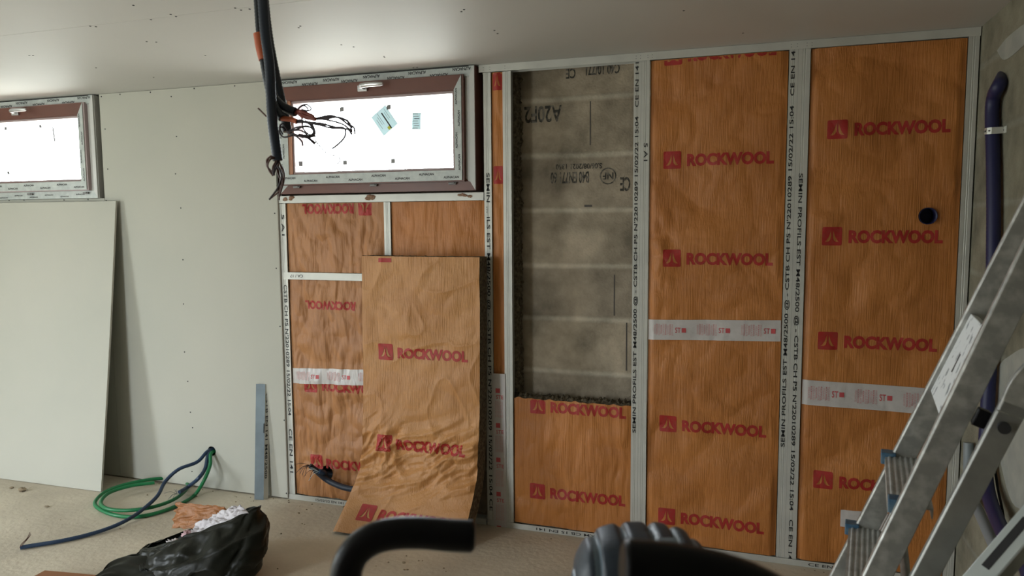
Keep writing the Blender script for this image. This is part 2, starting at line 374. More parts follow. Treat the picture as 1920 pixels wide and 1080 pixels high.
def stud(label, x0, x1, z0, z1, web='right', texts=(), y=0.0, name='metal_stud', grooves=True, material='galv', depth=.048):
    """C profile: ribbed face flange, web going back into the wall, small return lip"""
    w = x1-x0; t = .0012
    prof = [(0, 0)]
    for c in (w*.40, w*.60): prof += [(c-.0018, 0), (c, .0016), (c+.0018, 0)]
    prof += [(w, 0), (w, t)]+[(0, t)]
    mb = MB(); mb.prism(prof, V((x0, y, z0)), X, Y, V((0, 0, z1-z0)))
    wx = x1-t if web == 'right' else x0
    mb.box(wx, wx+t, y+t*1.1, y+depth, z0, z1)
    fx = (x0+.006, x1) if web == 'right' else (x0, x1-.006)
    mb.box(fx[0], fx[1], y+depth, y+depth+t, z0, z1)
    lx = x0 if web == 'right' else x1-t
    mb.box(lx, lx+t, y+t*1.1, y+.006, z0, z1)
    for s, cx, za, zb, h, up in texts:
        put(mb, text2d(s, .012), V((cx, y-.0012, (za+zb)/2)), Z if up else -Z, -X if up else X, abs(zb-za), h, 1)
    o = mb.build(name, [material, 'ink'], origin=((x0+x1)/2, y, z0))
    return tag(o, label, 'metal stud', 'galvanised wall studs')
def wz(px, py, Y=0): return W(px, py, Y).z
def wx(px, py, Y=0): return W(px, py, Y).x

# ------------------------------------------------------------ room shell
XL, YF, H = -6.9, -5.0, 2.4
b = MB(); b.box(XL-.2, .2, YF-.2, .36, -.12, 0); floor = struct(b.build('floor', 'concrete_floor'))
b = MB()
yj = -1.247
b.box(XL-.2, .2, yj+.0015, .36, H, H+.013); b.box(XL-.2, .2, YF-.2, yj-.0015, H, H+.013); b.box(XL-.2, .2, YF-.2, .36, H+.0135, H+.1, 1)
j0, j1 = F(0, 92, H), F(172, 126, H)
ceiling = struct(b.build('ceiling', ['ceil', 'seam']))
# masonry outer wall with two window openings
b = MB(); yb = .13
W1, W2 = (-5.895, -4.725), (-3.40, -2.23)
plate(b, [[(XL-.2, 0), (.2, 0), (.2, H), (XL-.2, H)], rect(W1[0]-.15, W1[1]-.04, 1.80, 2.38), rect(W2[0]-.15, W2[1]-.04, 1.80, 2.38)], V((0, yb+.10, 0)), X, Z, Y, .20, 0)
def stamp(px, py, w, h, s, rot=180):
    c = W(px, py, yb-.001); put(b, text2d(s, .02), V((c.x, yb-.0012, c.z)), -X if rot == 180 else X, -Z if rot == 180 else Z, w, h, 1)
M['stencil'] = mat('faded_black_stencil', (.045, .042, .036), .9, 0, 40, .5, (.20, .18, .15), lo=.45, hi=.62)
stamp(1018, 214, .20, .085, 'A20F2'); stamp(1068, 333, .20, .06, 'B40 EN771 60'); stamp(1130, 130, .17, .05, 'C40 10/771')
stamp(1085, 312, .24, .028, 'S.06/08/2021 1350')
c = W(1140, 330, yb)
plate(b, [circ(c.x, c.z, .042), circ(c.x, c.z, .036)], V((0, yb-.001, 0)), X, Z, Y, .0006, 1); stamp(1140, 330, .055, .035, 'NF')
stamp(1172, 345, .05, .07, 'CE'); stamp(1070, 138, .05, .05, 'CE')
# open vertical joints and mortar droppings
for px, y0, y1 in ((1107, 190, 272), (1152, 515, 592), (1175, 605, 695), (1103, 384, 388)):
    a, c2 = W(px, y0, yb), W(px, y1, yb)
    b.box(a.x-(.003 if y1-y0 > 10 else .02), a.x+(.003 if y1-y0 > 10 else .02), yb-.0012, yb+.002, c2.z, a.z, 2)
struct(b.build('wall_outer', ['block', 'stencil', 'seam']))
# plasterboard lining on the left part
b = MB(); X1 = -3.437
hc = W(397, 846, -.013)
plate(b, [[(-4.688, 0.008), (X1, .008), (X1, H-.002), (-4.688, H-.002)], circ(hc.x, hc.z, .030)], V((0, -.0065, 0)), X, Z, Y, .013, 0)
plate(b, [[(XL, .008), (-4.690, .008), (-4.690, 1.77), (XL, 1.77)]], V((0, -.0065, 0)), X, Z, Y, .013, 0)
plate(b, [[(XL, 1.772), (W1[0]-.004, 1.772), (W1[0]-.004, H-.002), (XL, H-.002)]], V((0, -.0065, 0)), X, Z, Y, .013, 0)
b.box(X1+.0002, X1+.003, -.012, .03, .008, 1.78, 1)
wb = struct(b.build('wall_back', ['board', 'core']))
b = MB(); b.box(0, .2, YF-.2, .36, 0, H)
struct(b.build('wall_right', 'render'))
b = MB()
plate(b, [[(YF-.2, 0), (-3.0, 0), (-3.0, 2.1), (-2.2, 2.1), (-2.2, 0), (.36, 0), (.36, H), (YF-.2, H)]], V((XL-.1, 0, 0)), Y, Z, X, .2, 0)
struct(b.build('wall_left', 'board'))
b = MB(); plate(b, [[(XL, 0), (-5.3, 0), (-5.3, 2.1), (-4.5, 2.1), (-4.5, 0), (0, 0), (0, H), (XL, H)]], V((0, YF-.1, 0)), X, Z, Y, .2, 0); struct(b.build('wall_front', 'darkwall'))  # gap in the wall added to let extra daylight in from the front
# plaster smears on the right wall
def smear(pts, name='plaster_smear'):
    P = [S(*p) for p in pts]; vs = spline([(q.y, q.z, 0) for q in P+[P[0]]], 5)[:-1]
    b = MB(); plate(b, [[(v.x, v.y) for v in vs]], V((-.0012, 0, 0)), Y, Z, X, .0016); return b.build(name, 'smear')
M['smear'] = mat('pale_plaster_smear', (.34, .35, .32), .85, 0, 12, .2, (.42, .43, .38), .2, 30)
wr = bpy.data.objects['wall_right']
for pts in ([(1872, 690), (1890, 670), (1935, 660), (1960, 800), (1950, 930), (1905, 950), (1880, 880), (1866, 780)],
            [(1870, 95), (1890, 70), (1930, 40), (1950, 45), (1920, 85), (1885, 112)]):
    o = smear(pts); o.parent = wr

# drywall screws
b = MB(); b.tube([(0, 0, 0), (0, -.0012, 0)], .0042, 0, 10); b.tube([(0, -.0012, 0), (0, -.0014, 0)], .002, 0, 6)
scr = b.build('screw', 'ink'); scr.location = (0, 0, 0); first = True
def put_screw(p, parent, rot=0):
    global first
    o = scr if first else scr.copy()
    if not first: sc.collection.objects.link(o)
    first = False; o.parent = parent; o.location = p; o.rotation_euler = (rot, 0, 0)
for px, py in [(190, 181), (225, 177), (282, 173), (321, 181), (364, 166), (440, 161), (197, 242), (202, 317), (331, 256), (329, 326), (339, 390), (343, 487), (344, 570), (346, 660), (352, 715), (357, 773), (361, 802), (515, 400), (518, 503), (525, 612), (533, 788), (537, 925), (360, 884), (17, 376), (45, 375), (120, 375), (165, 374), (199, 376)]:
    p = W(px, py, -.0135); put_screw((p.x, -.013, p.z), wb)
for px, py in [(180, 50), (169, 49), (283, 37), (320, 27), (330, 31), (441, 15), (452, 19), (468, 17), (250, 10), (62, 104), (55, 104), (275, 78), (293, 79), (385, 104), (180, 127), (560, 52), (563, 49), (865, 22), (870, 18), (927, 57), (933, 63), (640, 84), (663, 88), (720, 106), (721, 108), (775, 127), (288, 145), (782, 126), (1282, 20), (1393, 62)]:
    p = F(px, py, H-.0005); put_screw((p.x, p.y, H-.0002), ceiling, math.radians(90))

# ------------------------------------------------------------ windows
def ring(mb, x0, x1, z0, z1, l, r, bt, tp, y0, y1, mats=(0, 0, 0, 0)):
    """mitred rectangular ring; mats = left, right, bottom, top"""
    O = [(x0, z0), (x1, z0), (x1, z1), (x0, z1)]; I = [(x0+l, z0+bt), (x1-r, z0+bt), (x1-r, z1-tp), (x0+l, z1-tp)]
    for (a, c, mi) in ((3, 0, mats[0]), (1, 2, mats[1]), (0, 1, mats[2]), (2, 3, mats[3])):
        q = [O[a], O[c], I[c], I[a]]
        mb.add([V((p[0], y0, p[1])) for p in q]+[V((p[0], y1, p[1])) for p in q], [(0, 1, 2, 3), (7, 6, 5, 4), (0, 4, 5, 1), (2, 6, 7, 3)], mi)
def window(nm, x0, x1, z0, z1, kind):
    root = bpy.data.objects.new(nm, None); sc.collection.objects.link(root); root.location = ((x0+x1)/2, 0, z0); struct(root)
    B = kind == 'brown'
    # outer frame: 0 film 1 pvc 2 brown 3 ink
    b = MB()
    ring(b, x0, x1, z0, z1, .05, .028, .045, .05, -.030, .13, (0, 1, 2 if B else 0, 0))
    ring(b, x0+.006, x1-.022, z0+.03, z1-.03, .02, .03, .03, .03, -.022, .12, (0, 1, 2 if B else 1, 0))
    ring(b, x0+.03, x1-.05, z0+.045, z1-.05, .03, .02, .02, .02, -.006, .12, (2, 1 if not B else 2, 2, 2))
    b.box(x1+.0005, x1+.003, -.028 if B else -.020, .13, z0, z1, 2 if B else 1)
    b.box(x0-.16, x0+.01, .1205, .1295, z0, z1, 2)  # opaque strip added to stop daylight leaking past the frame
    b.box(x0, x1-.03, -.032, -.0302, z1-.004, z1, 3)
    rnd = random.Random(3)
    def word(cx, cz, u, v, w=.10, h=.016, yy=-.0306): put(b, text2d('ALPHACAN', .03), V((cx, yy, cz)), u, v, w, h, 3)
    n = 9
    for i in range(n):
        word(x0+.09+i*(x1-x0-.16)/(n-1)+rnd.uniform(-.012, .012), z1-.016-(.018 if i % 2 else 0)+rnd.uniform(-.003, .003), -X, -Z)
    for i in range(6): word(x0+.02+(.014 if i % 2 else 0), z0+.08+i*.09, Z, -X, .07, .011)
    if not B:
        for i in range(8): word(x0+.12+i*.13, z0+.012+(.012 if i % 2 else 0), X, Z, .07, .009)
    b.build('window_frame', ['film', 'pvc', 'brown', 'ink'], root)
    # sash
    sx0, sx1, sz0, sz1 = x0+.012, x1-.064, z0+.052, z1-.046
    b = MB()
    ring(b, sx0, sx1, sz0, sz1, .062, .040, .052, .070, -.050, .02, (0, 0, 0, 2))
    ring(b, sx0-.001, sx1+.010, sz0-.006, sz1+.004, .008, .011, .007, .005, -.044, .02, (2, 2, 2, 2) if B else (5, 5, 5, 5))
    ring(b, sx0+.062, sx1-.040, sz0+.052, sz1-.070, .020, .004, .004, .005, -.046, .02, (4 if B else 2, 2, 2, 2))  # left side of the brown one gets the colour of a lit face
    n = 8
    for i in range(n): put(b, text2d('ALPHACAN', .03), V((sx0+.06+i*(sx1-sx0-.12)/(n-1), -.0506, sz0+.034-(.018 if i % 2 else 0))), X, Z, .085, .012, 3)
    for i in range(4): put(b, text2d('ALPHACAN', .03), V((sx1-.014-(.014 if i % 2 else 0), -.0506, sz0+.09+i*.11)), Z, -X, .08, .011, 3)
    for i in range(4): put(b, text2d('ALPHACAN', .03), V((sx0+.018+(.014 if i % 2 else 0), -.0506, sz0+.07+i*.11)), Z, -X, .08, .011, 3)
    # glazing bead, slightly recessed
    gx0, gx1, gz0, gz1 = sx0+.082, sx1-.044, sz0+.056, sz1-.075
    ring(b, gx0, gx1, gz0, gz1, .012, .010, .010, .012, -.036, .01, (5, 5, 5, 5))
    b.build('sash', ['film', 'pvc', 'brown', 'ink', 'lit_brown', 'bead'], root)
    b = MB(); b.box(gx0+.01, gx1-.008, -.012, -.008, gz0+.008, gz1-.010)
    pane = b.build('pane', 'glass', root)
    # handle on the top rail
    b = MB(); hx, hz = (sx0+sx1)/2, sz1-.034
    if B: hx = W(690, 170, -.06).x
    else: hx = W(35, 210, -.06).x
    b.obox(V((hx-.034, -.056, hz)), X*.028, Y*.006, Z*.016)
    b.tube([(hx-.03, -.06, hz), (hx-.03, -.085, hz)], .009, 0, 12)
    b.tube(spline([(hx-.034, -.088, hz+.002), (hx-.01, -.094, hz+.008), (hx+.045, -.094, hz+.010), (hx+.105, -.092, hz+.008)], 4), [.008, .011, .013, .0135, .0135, .0135, .0135, .013, .013, .013, .012, .011, .007], 0, 12)
    b.build('handle', 'chrome', root, bevel=.002)
    # drain caps / hinges on the bottom of the frame
    for px in ((556, 700, 848) if B else (55, 160)):
        cx = W(px, 350, -.04).x; b = MB(); cz = z0+.036 if B else z0+.030
        b.obox(V((cx, -.037, cz)), X*.020, Y*.0065, Z*.005); b.obox(V((cx+.004, -.046, cz+.002)), X*.010, Y*.004, Z*.003); b.tube([(cx-.02, -.04, cz+.003), (cx+.022, -.04, cz+.003)], .004, 0, 8)
        b.build('hinge', 'grey', root, bevel=.001)
    return root, pane, (gx0, gx1, gz0, gz1)
win2, pane2, G2 = window('window_2', W2[0], W2[1], 1.772, 2.395, 'brown')
win1, pane1, G1 = window('window_1', W1[0], W1[1], 1.772, 2.395, 'pale')
def on_pane(name, px, py, w, h, ang, material, parent, extra=None):
    p = W(px, py, -.013); u = V((math.cos(ang), 0, math.sin(ang))); v = V((-math.sin(ang), 0, math.cos(ang)))
    b = MB(); b.obox(V((p.x, -.0135, p.z)), u*w/2, Y*.0012, v*h/2, 0)
    if extra: extra(b, V((p.x, -.0152, p.z)), u, v)
    return b.build(name, [material, 'ink', 'yellow', 'grey'], parent)
for px, py in ((641, 205), (729, 201), (647, 305), (737, 302), (564, 307)): on_pane('spacer', px, py, .024, .024, 0, 'grey', win2)
for px, py in ((11, 241), (76, 237), (16, 324)): on_pane('spacer', px, py, .019, .020, 0, 'grey', win1)
on_pane('wire_piece', 101, 252, .009, .09, .12, 'grey', win1)
def st1(b, c, u, v):
    put(b, ([(-.5, -.5), (.5, -.5), (.5, .5), (-.5, .5)], [(0, 1, 2, 3)]), c+u*.008+v*.010, u, v, .10, .007, 1)
    put(b, ([(-.5, -.5), (.5, -.5), (.5, .5), (-.5, .5)], [(0, 1, 2, 3)]), c+u*.048-v*.0, u, v, .018, .016, 2)
    for i, (a, d, L) in enumerate(((-.02, .034, .06), (-.01, .024, .05), (-.02, -.012, .07), (-.015, -.022, .05), (0, -.034, .06))):
        put(b, ([(-.5, -.5), (.5, -.5), (.5, .5), (-.5, .5)], [(0, 1, 2, 3)]), c+u*a+v*d, u, v, L, .0022, 3)
on_pane('sticker', 721, 226, .125, .105, -.95, 'sticker', win2, st1)
def st2(b, c, u, v):
    for i in range(7): put(b, ([(-.5, -.5), (.5, -.5), (.5, .5), (-.5, .5)], [(0, 1, 2, 3)]), c+u*(-.006+.004*(i % 3))+v*(.036-.012*i), u, v, .030, .0032, 1 if i == 2 else 3)
on_pane('sticker', 781, 227, .050, .088, -.04, 'sticker', win2, st2)

# ------------------------------------------------------------ metal framing
sA = wx(534, 600)
stud('narrow printed stud at left edge of the open framing, beside the plasterboard', -3.433, -3.392, .03, 1.72, 'left',
     [('5 A1', -3.412, 1.66, 1.54, .018, False), ("CSTB CH P5 N'22010289 15/02/22 15:04", -3.410, 1.26, .50, .022, False), ('CE EN 141', -3.410, .42, .16, .022, False)])
stud('short white stud between the two small insulation pieces below the window', -2.772, -2.733, 1.325, 1.72, 'left')
stud('full height stud right of the window, print running down its face', -2.193, -2.153, .03, 2.36, 'left',
     [("SEMIN ... ILS EST M48/2500 @ - CSTB CH P5 N'22010289 15/02/22 15:04 CE", -2.174, 1.86, .08, .024, False)])
stud('plain stud at left side of the open block bay', -2.090, -2.046, .03, 2.36, 'left')
stud('printed left half of the paired studs right of the block bay', -1.431, -1.396, .03, 2.385, 'right',
     [(SEMIN, -1.414, wz(1192, 812), wz(1192, 117), .022, True)])
stud('right half of the paired studs right of the block bay, marked 5 A1', -1.3955, -1.356, .03, 2.385, 'left',
     [('5 A1', -1.372, wz(1209, 268), wz(1209, 302), .018, False)])
stud('printed left half of the paired studs between the two tall insulation bays', -.742, -.7045, .03, 2.385, 'right',
     [(SEMIN, -.724, wz(1467, 838), wz(1467, 90), .022, True)])
stud('right half of the studs between the two tall bays, print running down', -.704, -.654, .03, 2.385, 'left',
     [(SEMIN, -.682, wz(1500, 325), wz(1482, 1056), .022, False)])
stud('dull stud in the corner against the grey block wall', -.046, -.006, .03, 2.385, 'right', material='galv')
def track(label, x0, x1, z0, z1, texts=(), lip=1, y=-.0018, blobs=()):
    t = .0012; b = MB(); b.box(x0, x1, y, y+t, z0, z1)
    zz = z1-t if lip > 0 else z0
    b.box(x0, x1, y+t, y+.052, zz, zz+t); b.box(x0, x1, y+.052, y+.052+t, z0, z1)
    for s, cx, L, h, rot in texts: put(b, text2d(s, .012), V((cx, y-.0008, (z0+z1)/2)), X if not rot else -X, Z if not rot else -Z, L, h, 1)
    for bx in blobs:
        for k in range(7):
            c = V((bx+random.uniform(-.03, .03), y-.002, (z0+z1)/2+random.uniform(-.003, .015))); r = random.uniform(.006, .014)
            b.grid(lambda a, d: c+V((math.cos(a*6.2832)*math.sin(d*3.1416)*r*1.5, math.sin(a*6.2832)*math.sin(d*3.1416)*r*.25, math.cos(d*3.1416)*r*.7))+V((0, 0, .003*noise.noise(V((a*4, d*4, k))))), 8, 6, 2)
    o = b.build('metal_track', ['galv', 'ink', 'tallow'], origin=((x0+x1)/2, y, z0))
    return tag(o, label, 'metal track', 'galvanised wall tracks')
top = track('long white track along the top of the open framing under the ceiling', -2.215, -.004, 2.362, 2.3985, lip=1, y=-.0045)
bl = track('floor track under the bays right of the loose insulation, ink printed', -2.19, -.004, .001, .030, [('1415 KM CB 15 EN 141', -1.72, .40, .014, True), ('CE EN 141 15:04 M48', -.42, .36, .014, False)], lip=-1, y=-.0045)
track('short floor track at the foot of the left insulation bay', -3.434, -2.20, .001, .032, [('15/02/22 EN 141 CSTB', -3.12, .26, .014, False)], lip=-1, y=-.0045)
track('white sill track below the window, stained with dried foam', -3.434, -2.196, 1.722, 1.762, lip=1, y=-.0045, blobs=(-3.37, -2.86, -2.30))
track('cross track between upper and lower insulation, inverted ink print', -3.415, -2.775, 1.292, 1.332, [('CA / 17', -3.33, .085, .016, True)], lip=1, y=-.0045)
# crimp dots where studs meet the top track
cm = None
for cx in (-2.19, -2.155, -2.075, -1.42, -1.40, -1.365, -1.345, -.735, -.71, -.67, -.65):
    for dz in (0, .012):
        if cm is None:
            b = MB(); b.box(-.0018, .0018, -.0012, 0, -.0012, .0012); cm = b.build('crimp_mark', 'grey'); o = cm
        else: o = cm.copy(); sc.collection.objects.link(o)
        o.parent = top; o.location = V((cx, -.0047, 2.373+dz))-top.location

# ------------------------------------------------------------ insulation panels
LH, TW, TH = .082, .385, .058
def row(cx_logo, z, rot=0, tw=TW):
    s = -1 if rot else 1
    return [('logo', cx_logo, z, LH, LH, rot), ('text', cx_logo+s*(.068+tw/2), z-.002, tw, TH, rot)]
bA = (-3.389, -2.776, 'hard'); bA2 = (-2.731, -2.197, 'mid'); bL = (-3.389, -2.2, 'hard')
panel('insulation_panel', 'wrinkled kraft-faced insulation at upper left under the window, inverted red print', bA, 1.334, 1.72, 'kraft_dark',
      row(wx(682, 386), 1.690, 180, .32))
panel('insulation_panel', 'finely ribbed kraft-faced insulation right of the short stud under the window', bA2, .95, 1.72, 'kraft')
panel('insulation_panel', 'wrinkled kraft-faced insulation left of the leaning loose panel, above the white tape', (-3.389, -2.78, 'hard'), .745, 1.29, 'kraft_dark',
      [('text', wx(617, 573), wz(617, 573), .33, .05, 180)])
hB = (wx(612, 884), wz(612, 884)-.01, .042)
panel('insulation_panel', 'wrinkled kraft-faced insulation at lower left with dark tubes poking out of it', (-3.389, -2.74, 'hard'), .034, .744, 'kraft_dark',
      row(wx(583, 725), wz(583, 722), 0, .40)+row(wx(592, 870), wz(590, 866), 0, .40), hole=hB)
panel('insulation_panel', 'narrow strip of kraft-faced insulation between two studs right of the window', (-2.152, -2.092, 'soft'), .10, 2.36, 'kraft',
      [('logo', -2.120, wz(932, 150), .05, .10, 0), ('logo', -2.120, wz(932, 328), .05, .09, 0)])
b = MB()
def wf(a, c):
    z = .72+1.63*c; n_ = noise.noise(V((a*6, z*22, 3))); n2_ = noise.noise(V((a*9, z*70, 8)))
    return V((-2.032+.016*n_+.010*n2_+.008*noise.noise(V((z*5, 1, 1))), .052+.074*a, z))
b.grid(wf, 10, 260, 0); b.grid(lambda a, c: V((-2.0895, .052+.074*a, .72+1.63*c)), 1, 1, 0); b.grid(lambda a, c: wf(0, c).lerp(V((-2.0895, .052, .72+1.63*c)), a), 1, 260, 0)
p5 = [o for o in bpy.data.objects if o.name.startswith('insulation_panel')][-1]
b.build('wool_edge', 'wool', p5, origin=(0, 0, 0))
bP6 = (-2.043, -1.433, 'mid')
panel('insulation_panel', 'low kraft-faced insulation under the bare concrete blocks, ragged wool top edge', bP6, .032, .700, 'kraft',
      row(wx(1007, 766), wz(1007, 762), 0, .39)+row(wx(1007, 925), wz(1007, 922), 0, .39), ragged=True)
bM = (-1.353, -.745, 'soft')
panel('insulation_panel', 'tall kraft-faced insulation of the middle bay above the white tape', bM, 1.090, 2.36, 'kraft',
      row(wx(1262, 108), wz(1262, 105), 0)+row(wx(1260, 300), wz(1260, 300), 0)+row(wx(1260, 484), wz(1260, 484), 0))
panel('insulation_panel', 'kraft-faced insulation of the middle bay below the white tape', bM, .032, 1.089, 'kraft',
      row(wx(1252, 795), wz(1252, 795), 0)+row(wx(1250, 968), wz(1250, 968), 0))
bR = (-.651, -.048, 'soft'); hole9 = (wx(1740, 405), wz(1740, 405), .036)
p9 = panel('insulation_panel', 'tall kraft-faced insulation of the corner bay with a round dark hole', bR, .825, 2.36, 'kraft',
      row(wx(1570, 243), wz(1570, 243), 0, .37)+row(wx(1560, 443), wz(1560, 443), 0, .37)+row(wx(1552, 639), wz(1552, 639), 0, .37), hole=hole9)
panel('insulation_panel', 'kraft-faced insulation of the corner bay behind the ladder treads', bR, .032, .824, 'kraft',
      row(wx(1543, 902), wz(1543, 900), 0, .37))
# dark sleeve ending flush in the round hole
b = MB(); hx, hz, hr = hole9; n = 28
vs = []
for yy, rr in ((-.012, hr), (-.013, hr-.003), (.09, hr-.003)): vs += [V((hx+rr*math.cos(6.2832*i/n), yy+.006, hz+rr*math.sin(6.2832*i/n))) for i in range(n)]
b.add(vs, [(k*n+i, k*n+(i+1) % n, (k+1)*n+(i+1) % n, (k+1)*n+i) for k in range(2) for i in range(n)], 0, True); b.add(vs[2*n:], [tuple(range(n))], 0)
tag(b.build('pipe_sleeve', 'navy', origin=(hx, 0, hz)), 'round navy sleeve set flush in the paper of the corner bay', 'pipe sleeve')

# tapes
QD = ([(-.5, -.5), (.5, -.5), (.5, .5), (-.5, .5)], [(0, 1, 2, 3)])
def tape(label, bay, x0, x1, zl, zr, h, blocks=3, vertical=False, faint=False):
    b = MB()
    def fn(a, c):
        x = x0+(x1-x0)*a; z = zl+(zr-zl)*a+(c-.5)*h
        return front(bay, V((x, 0, z)), .0030)
    b.grid(fn, max(4, int((x1-x0)/.0065)), max(4, int(h/.0065)), 0)
    dr = lambda p: front(bay, p, .0042)
    L = (x1-x0)
    for k in range(blocks):
        if vertical:
            z = zl+h/2-(k+.35)*h/blocks; xc = (x0+x1)/2
            put(b, QD, V((xc-.002, 0, z)), X, Z, .018, .022, 1, dr, .01); put(b, text2d('ST.', .01), V((xc, 0, z-.03)), X, Z, .032, .016, 1, dr, .02)
            for i in range(5): put(b, text2d('ROCKWOOL S.A.S. TAPE', .0), V((xc-.016+i*.008, 0, z-.095)), -Z, X, .085, .0055, 2, dr, .03)
        else:
            xc = x0+(k+.5)*L/blocks; zc = zl+(zr-zl)*((xc-x0)/L)
            for i in range(9): put(b, text2d('ROCKWOOL' if i % 2 else 'INSULATE', .0), V((xc-.07+i*.0105, 0, zc)), -Z, X, h*.55*(1 if i % 3 else .8), .007, 2 if not i % 2 else 1, dr, .03)
            put(b, text2d('ST', .01), V((xc+.040, 0, zc)), X, Z, .026, h*.26, 1, dr, .02); put(b, QD, V((xc+.068, 0, zc)), X, Z, .020, .022, 1, dr, .01)
    o = b.build('adhesive_tape', ['tape', 'redt', 'pink'], origin=((x0+x1)/2, 0, min(zl, zr)))
    return tag(o, label, 'tape', 'printed white tapes')
tape('printed white tape joining the left bay insulation, next to the loose panel', (-3.389, -2.78, 'hard'), -3.385, -2.78, wz(555, 705)+.0, wz(680, 706), .088, 3)
tape('printed white tape across the middle insulation bay', bM, -1.351, -.747, wz(1218, 618), wz(1466, 621), .098, 3)
tape('printed white tape across the corner bay, behind the ladder', bR, -.648, -.06, wz(1505, 735), wz(1715, 752), .115, 3)
tape('small scrap of white tape low in the corner bay behind the lowest tread', bR, wx(1576, 972), wx(1668, 980), wz(1576, 972), wz(1668, 980), .078, 0)
b_ = (-2.152, -2.050, 'soft')
b = MB(); x0, x1 = wx(922, 850)+.01, wx(949, 850)
z1 = wz(932, 700); z0 = wz(932, 988)
b.grid(lambda a, c: V((x0+(x1-x0)*a, -.0052-.0012*noise.noise(V((a*3, c*20, 1))), z0+(z1-z0)*c)), 6, 80, 0)
for k in range(5):
    z = z1-.09-k*.185; xc = (x0+x1)/2
    put(b, QD, V((xc-.006, -.0072, z)), X, Z, .024, .024, 1); put(b, text2d('STE', .01), V((xc+.004, -.0072, z-.034)), X, Z, .040, .020, 1)
    for i in range(5): put(b, text2d('ROCKWOOL S.A.S. TAPE', .0), V((xc-.018+i*.009, -.0072, z-.100)), -Z, X, .085, .006, 2)
tag(b.build('adhesive_tape', ['tape', 'redt', 'pink'], origin=((x0+x1)/2, 0, z0)), 'long vertical printed tape beside the open block bay, reaching the floor', 'tape', 'printed white tapes')

# ------------------------------------------------------------ loose insulation slab, bent at the floor
prof = spline([(-.118, 1.435, 0), (-.122, 1.2, 0), (-.128, .9, 0), (-.142, .6, 0), (-.165, .42, 0), (-.185, .33, 0), (-.225, .23, 0), (-.285, .12, 0), (-.350, .012, 0)], 10)
prof = [V((p.x, p.y)) for p in prof]
L = [0]
for a, c in zip(prof, prof[1:]): L.append(L[-1]+(c-a).length)
LT = L[-1]
def pr(s):
    s = max(0, min(LT, s))
    for i in range(len(L)-1):
        if s <= L[i+1]: k = (s-L[i])/(L[i+1]-L[i]); break
    a, c = prof[i], prof[i+1]; a0 = prof[max(0, i-3)]; c0 = prof[min(len(prof)-1, i+4)]; d = (c0-a0).normalized()
    return a+(c-a)*k, V((d.y, -d.x))   # outward (towards room) normal in (y,z)
XA, XB = -2.846, -2.178
def slab(x, s, off=0, th=0):
    p, n = pr(s); q = s/LT
    fold = math.exp(-((s-1.06)/.17)**2)
    r = .006*noise.noise(V((x*3, s*3, 5)))+.018*billow(x*2.8+s*1.3, s*2.6-x, 9, 3)-.006
    wv_ = .5*noise.noise(V((x*4, s*4, 6)))
    r += fold*(.016*noise.noise(V((x*3+4, s*10+x*3, 2)))+0.066*(.5-billow(x*3+wv_, s*8+x*4+wv_, 7, 4)))
    r += .005*(1-abs(noise.noise(V((x*4.5+s*1.5+wv_, s*3-x*2, 9)))))**14
    e = min(1, min(x-XA, XB-x)/.02); r *= .4+.6*max(0, e)
    xx = x-.05*max(0, (s-1.15)/.35)*(1 if s > 1.15 else 0)*(1.6-(x-XA)/(XB-XA))
    base = V((xx, p.x, p.y)); nn = V((0, n.x, n.y))
    if th: return V((xx, min(-.004, p.x-nn.y*th), max(.004, p.y-nn.z*th)))
    return V((xx, p.x+nn.y*(r+off), max(.003, p.y+nn.z*(r+off))))
TH_ = .105
def backp(x, s):
    p = slab(x, s, 0, TH_); return p
b = MB(); nu, nv = 100, 220
b.grid(lambda a, c: slab(XA+(XB-XA)*a, LT*(1-c)), nu, nv, 0)
def side(xe):
    def f(a, c):
        s = LT*(1-c); p0 = slab(xe, s); p1 = backp(xe, s); q = p0.lerp(p1, a)
        if .01 < a < .99: q.x += .007*noise.noise(q*45)
        return q
    return f
b.grid(side(XA), 8, 120, 2); b.grid(side(XB), 8, 120, 2)
b.grid(lambda a, c: slab(XA+(XB-XA)*a, 0).lerp(backp(XA+(XB-XA)*a, 0), c)+V((0, 0, .004*noise.noise(V((a*30, c*9, 0))))), 60, 6, 2)
b.grid(lambda a, c: slab(XA+(XB-XA)*a, LT).lerp(backp(XA+(XB-XA)*a, LT), c), 60, 6, 2)
b.grid(lambda a, c: backp(XA+(XB-XA)*a, LT*(1-c)), 4, 60, 2)
def smark(vf, xc, sc_, w, h):
    vs, fs = subdiv([(a*w, d*h) for a, d in vf[0]], vf[1], .012)
    b.add([slab(xc+p[0], sc_-p[1], .0016) for p in vs], fs, 1)
def s_of(z):
    return min(range(len(prof)), key=lambda i: abs(prof[i].y-z))
for zc in (.922, .455, .105):
    s = L[s_of(zc)]
    smark(logo(), XA+.135, s, .086, .086); smark(text2d('ROCKWOOL', .05), XA+.135+.07+.20, s+.002, .40, .058)
smark(QD, XA+.14, .020, .075, .022)
tag(b.build('insulation_slab', ['kraft_light', 'red', 'wool'], origin=((XA+XB)/2, -.15, 0)), 'loose insulation slab leaning on the studs, its foot bent out onto the floor', 'insulation slab')

# ------------------------------------------------------------ leaning plasterboard sheet at left
b = MB()
TL, TR_, BL, BR = W(-260, 376, -.045), W(217, 377, -.045), F(-260, 880, .003), F(189, 922, .003)
TL.z = TR_.z; zt = TR_.z
u = (TR_-TL); BLx = BR-(TR_-TL)*1.0
corners = [V((TR_.x-1.25, TR_.y, zt)), TR_, BR, V((BR.x-1.25, BR.y-.02, .003))]
nrm = (corners[1]-corners[0]).cross(corners[2]-corners[1]).normalized()
if nrm.y < 0: nrm = -nrm
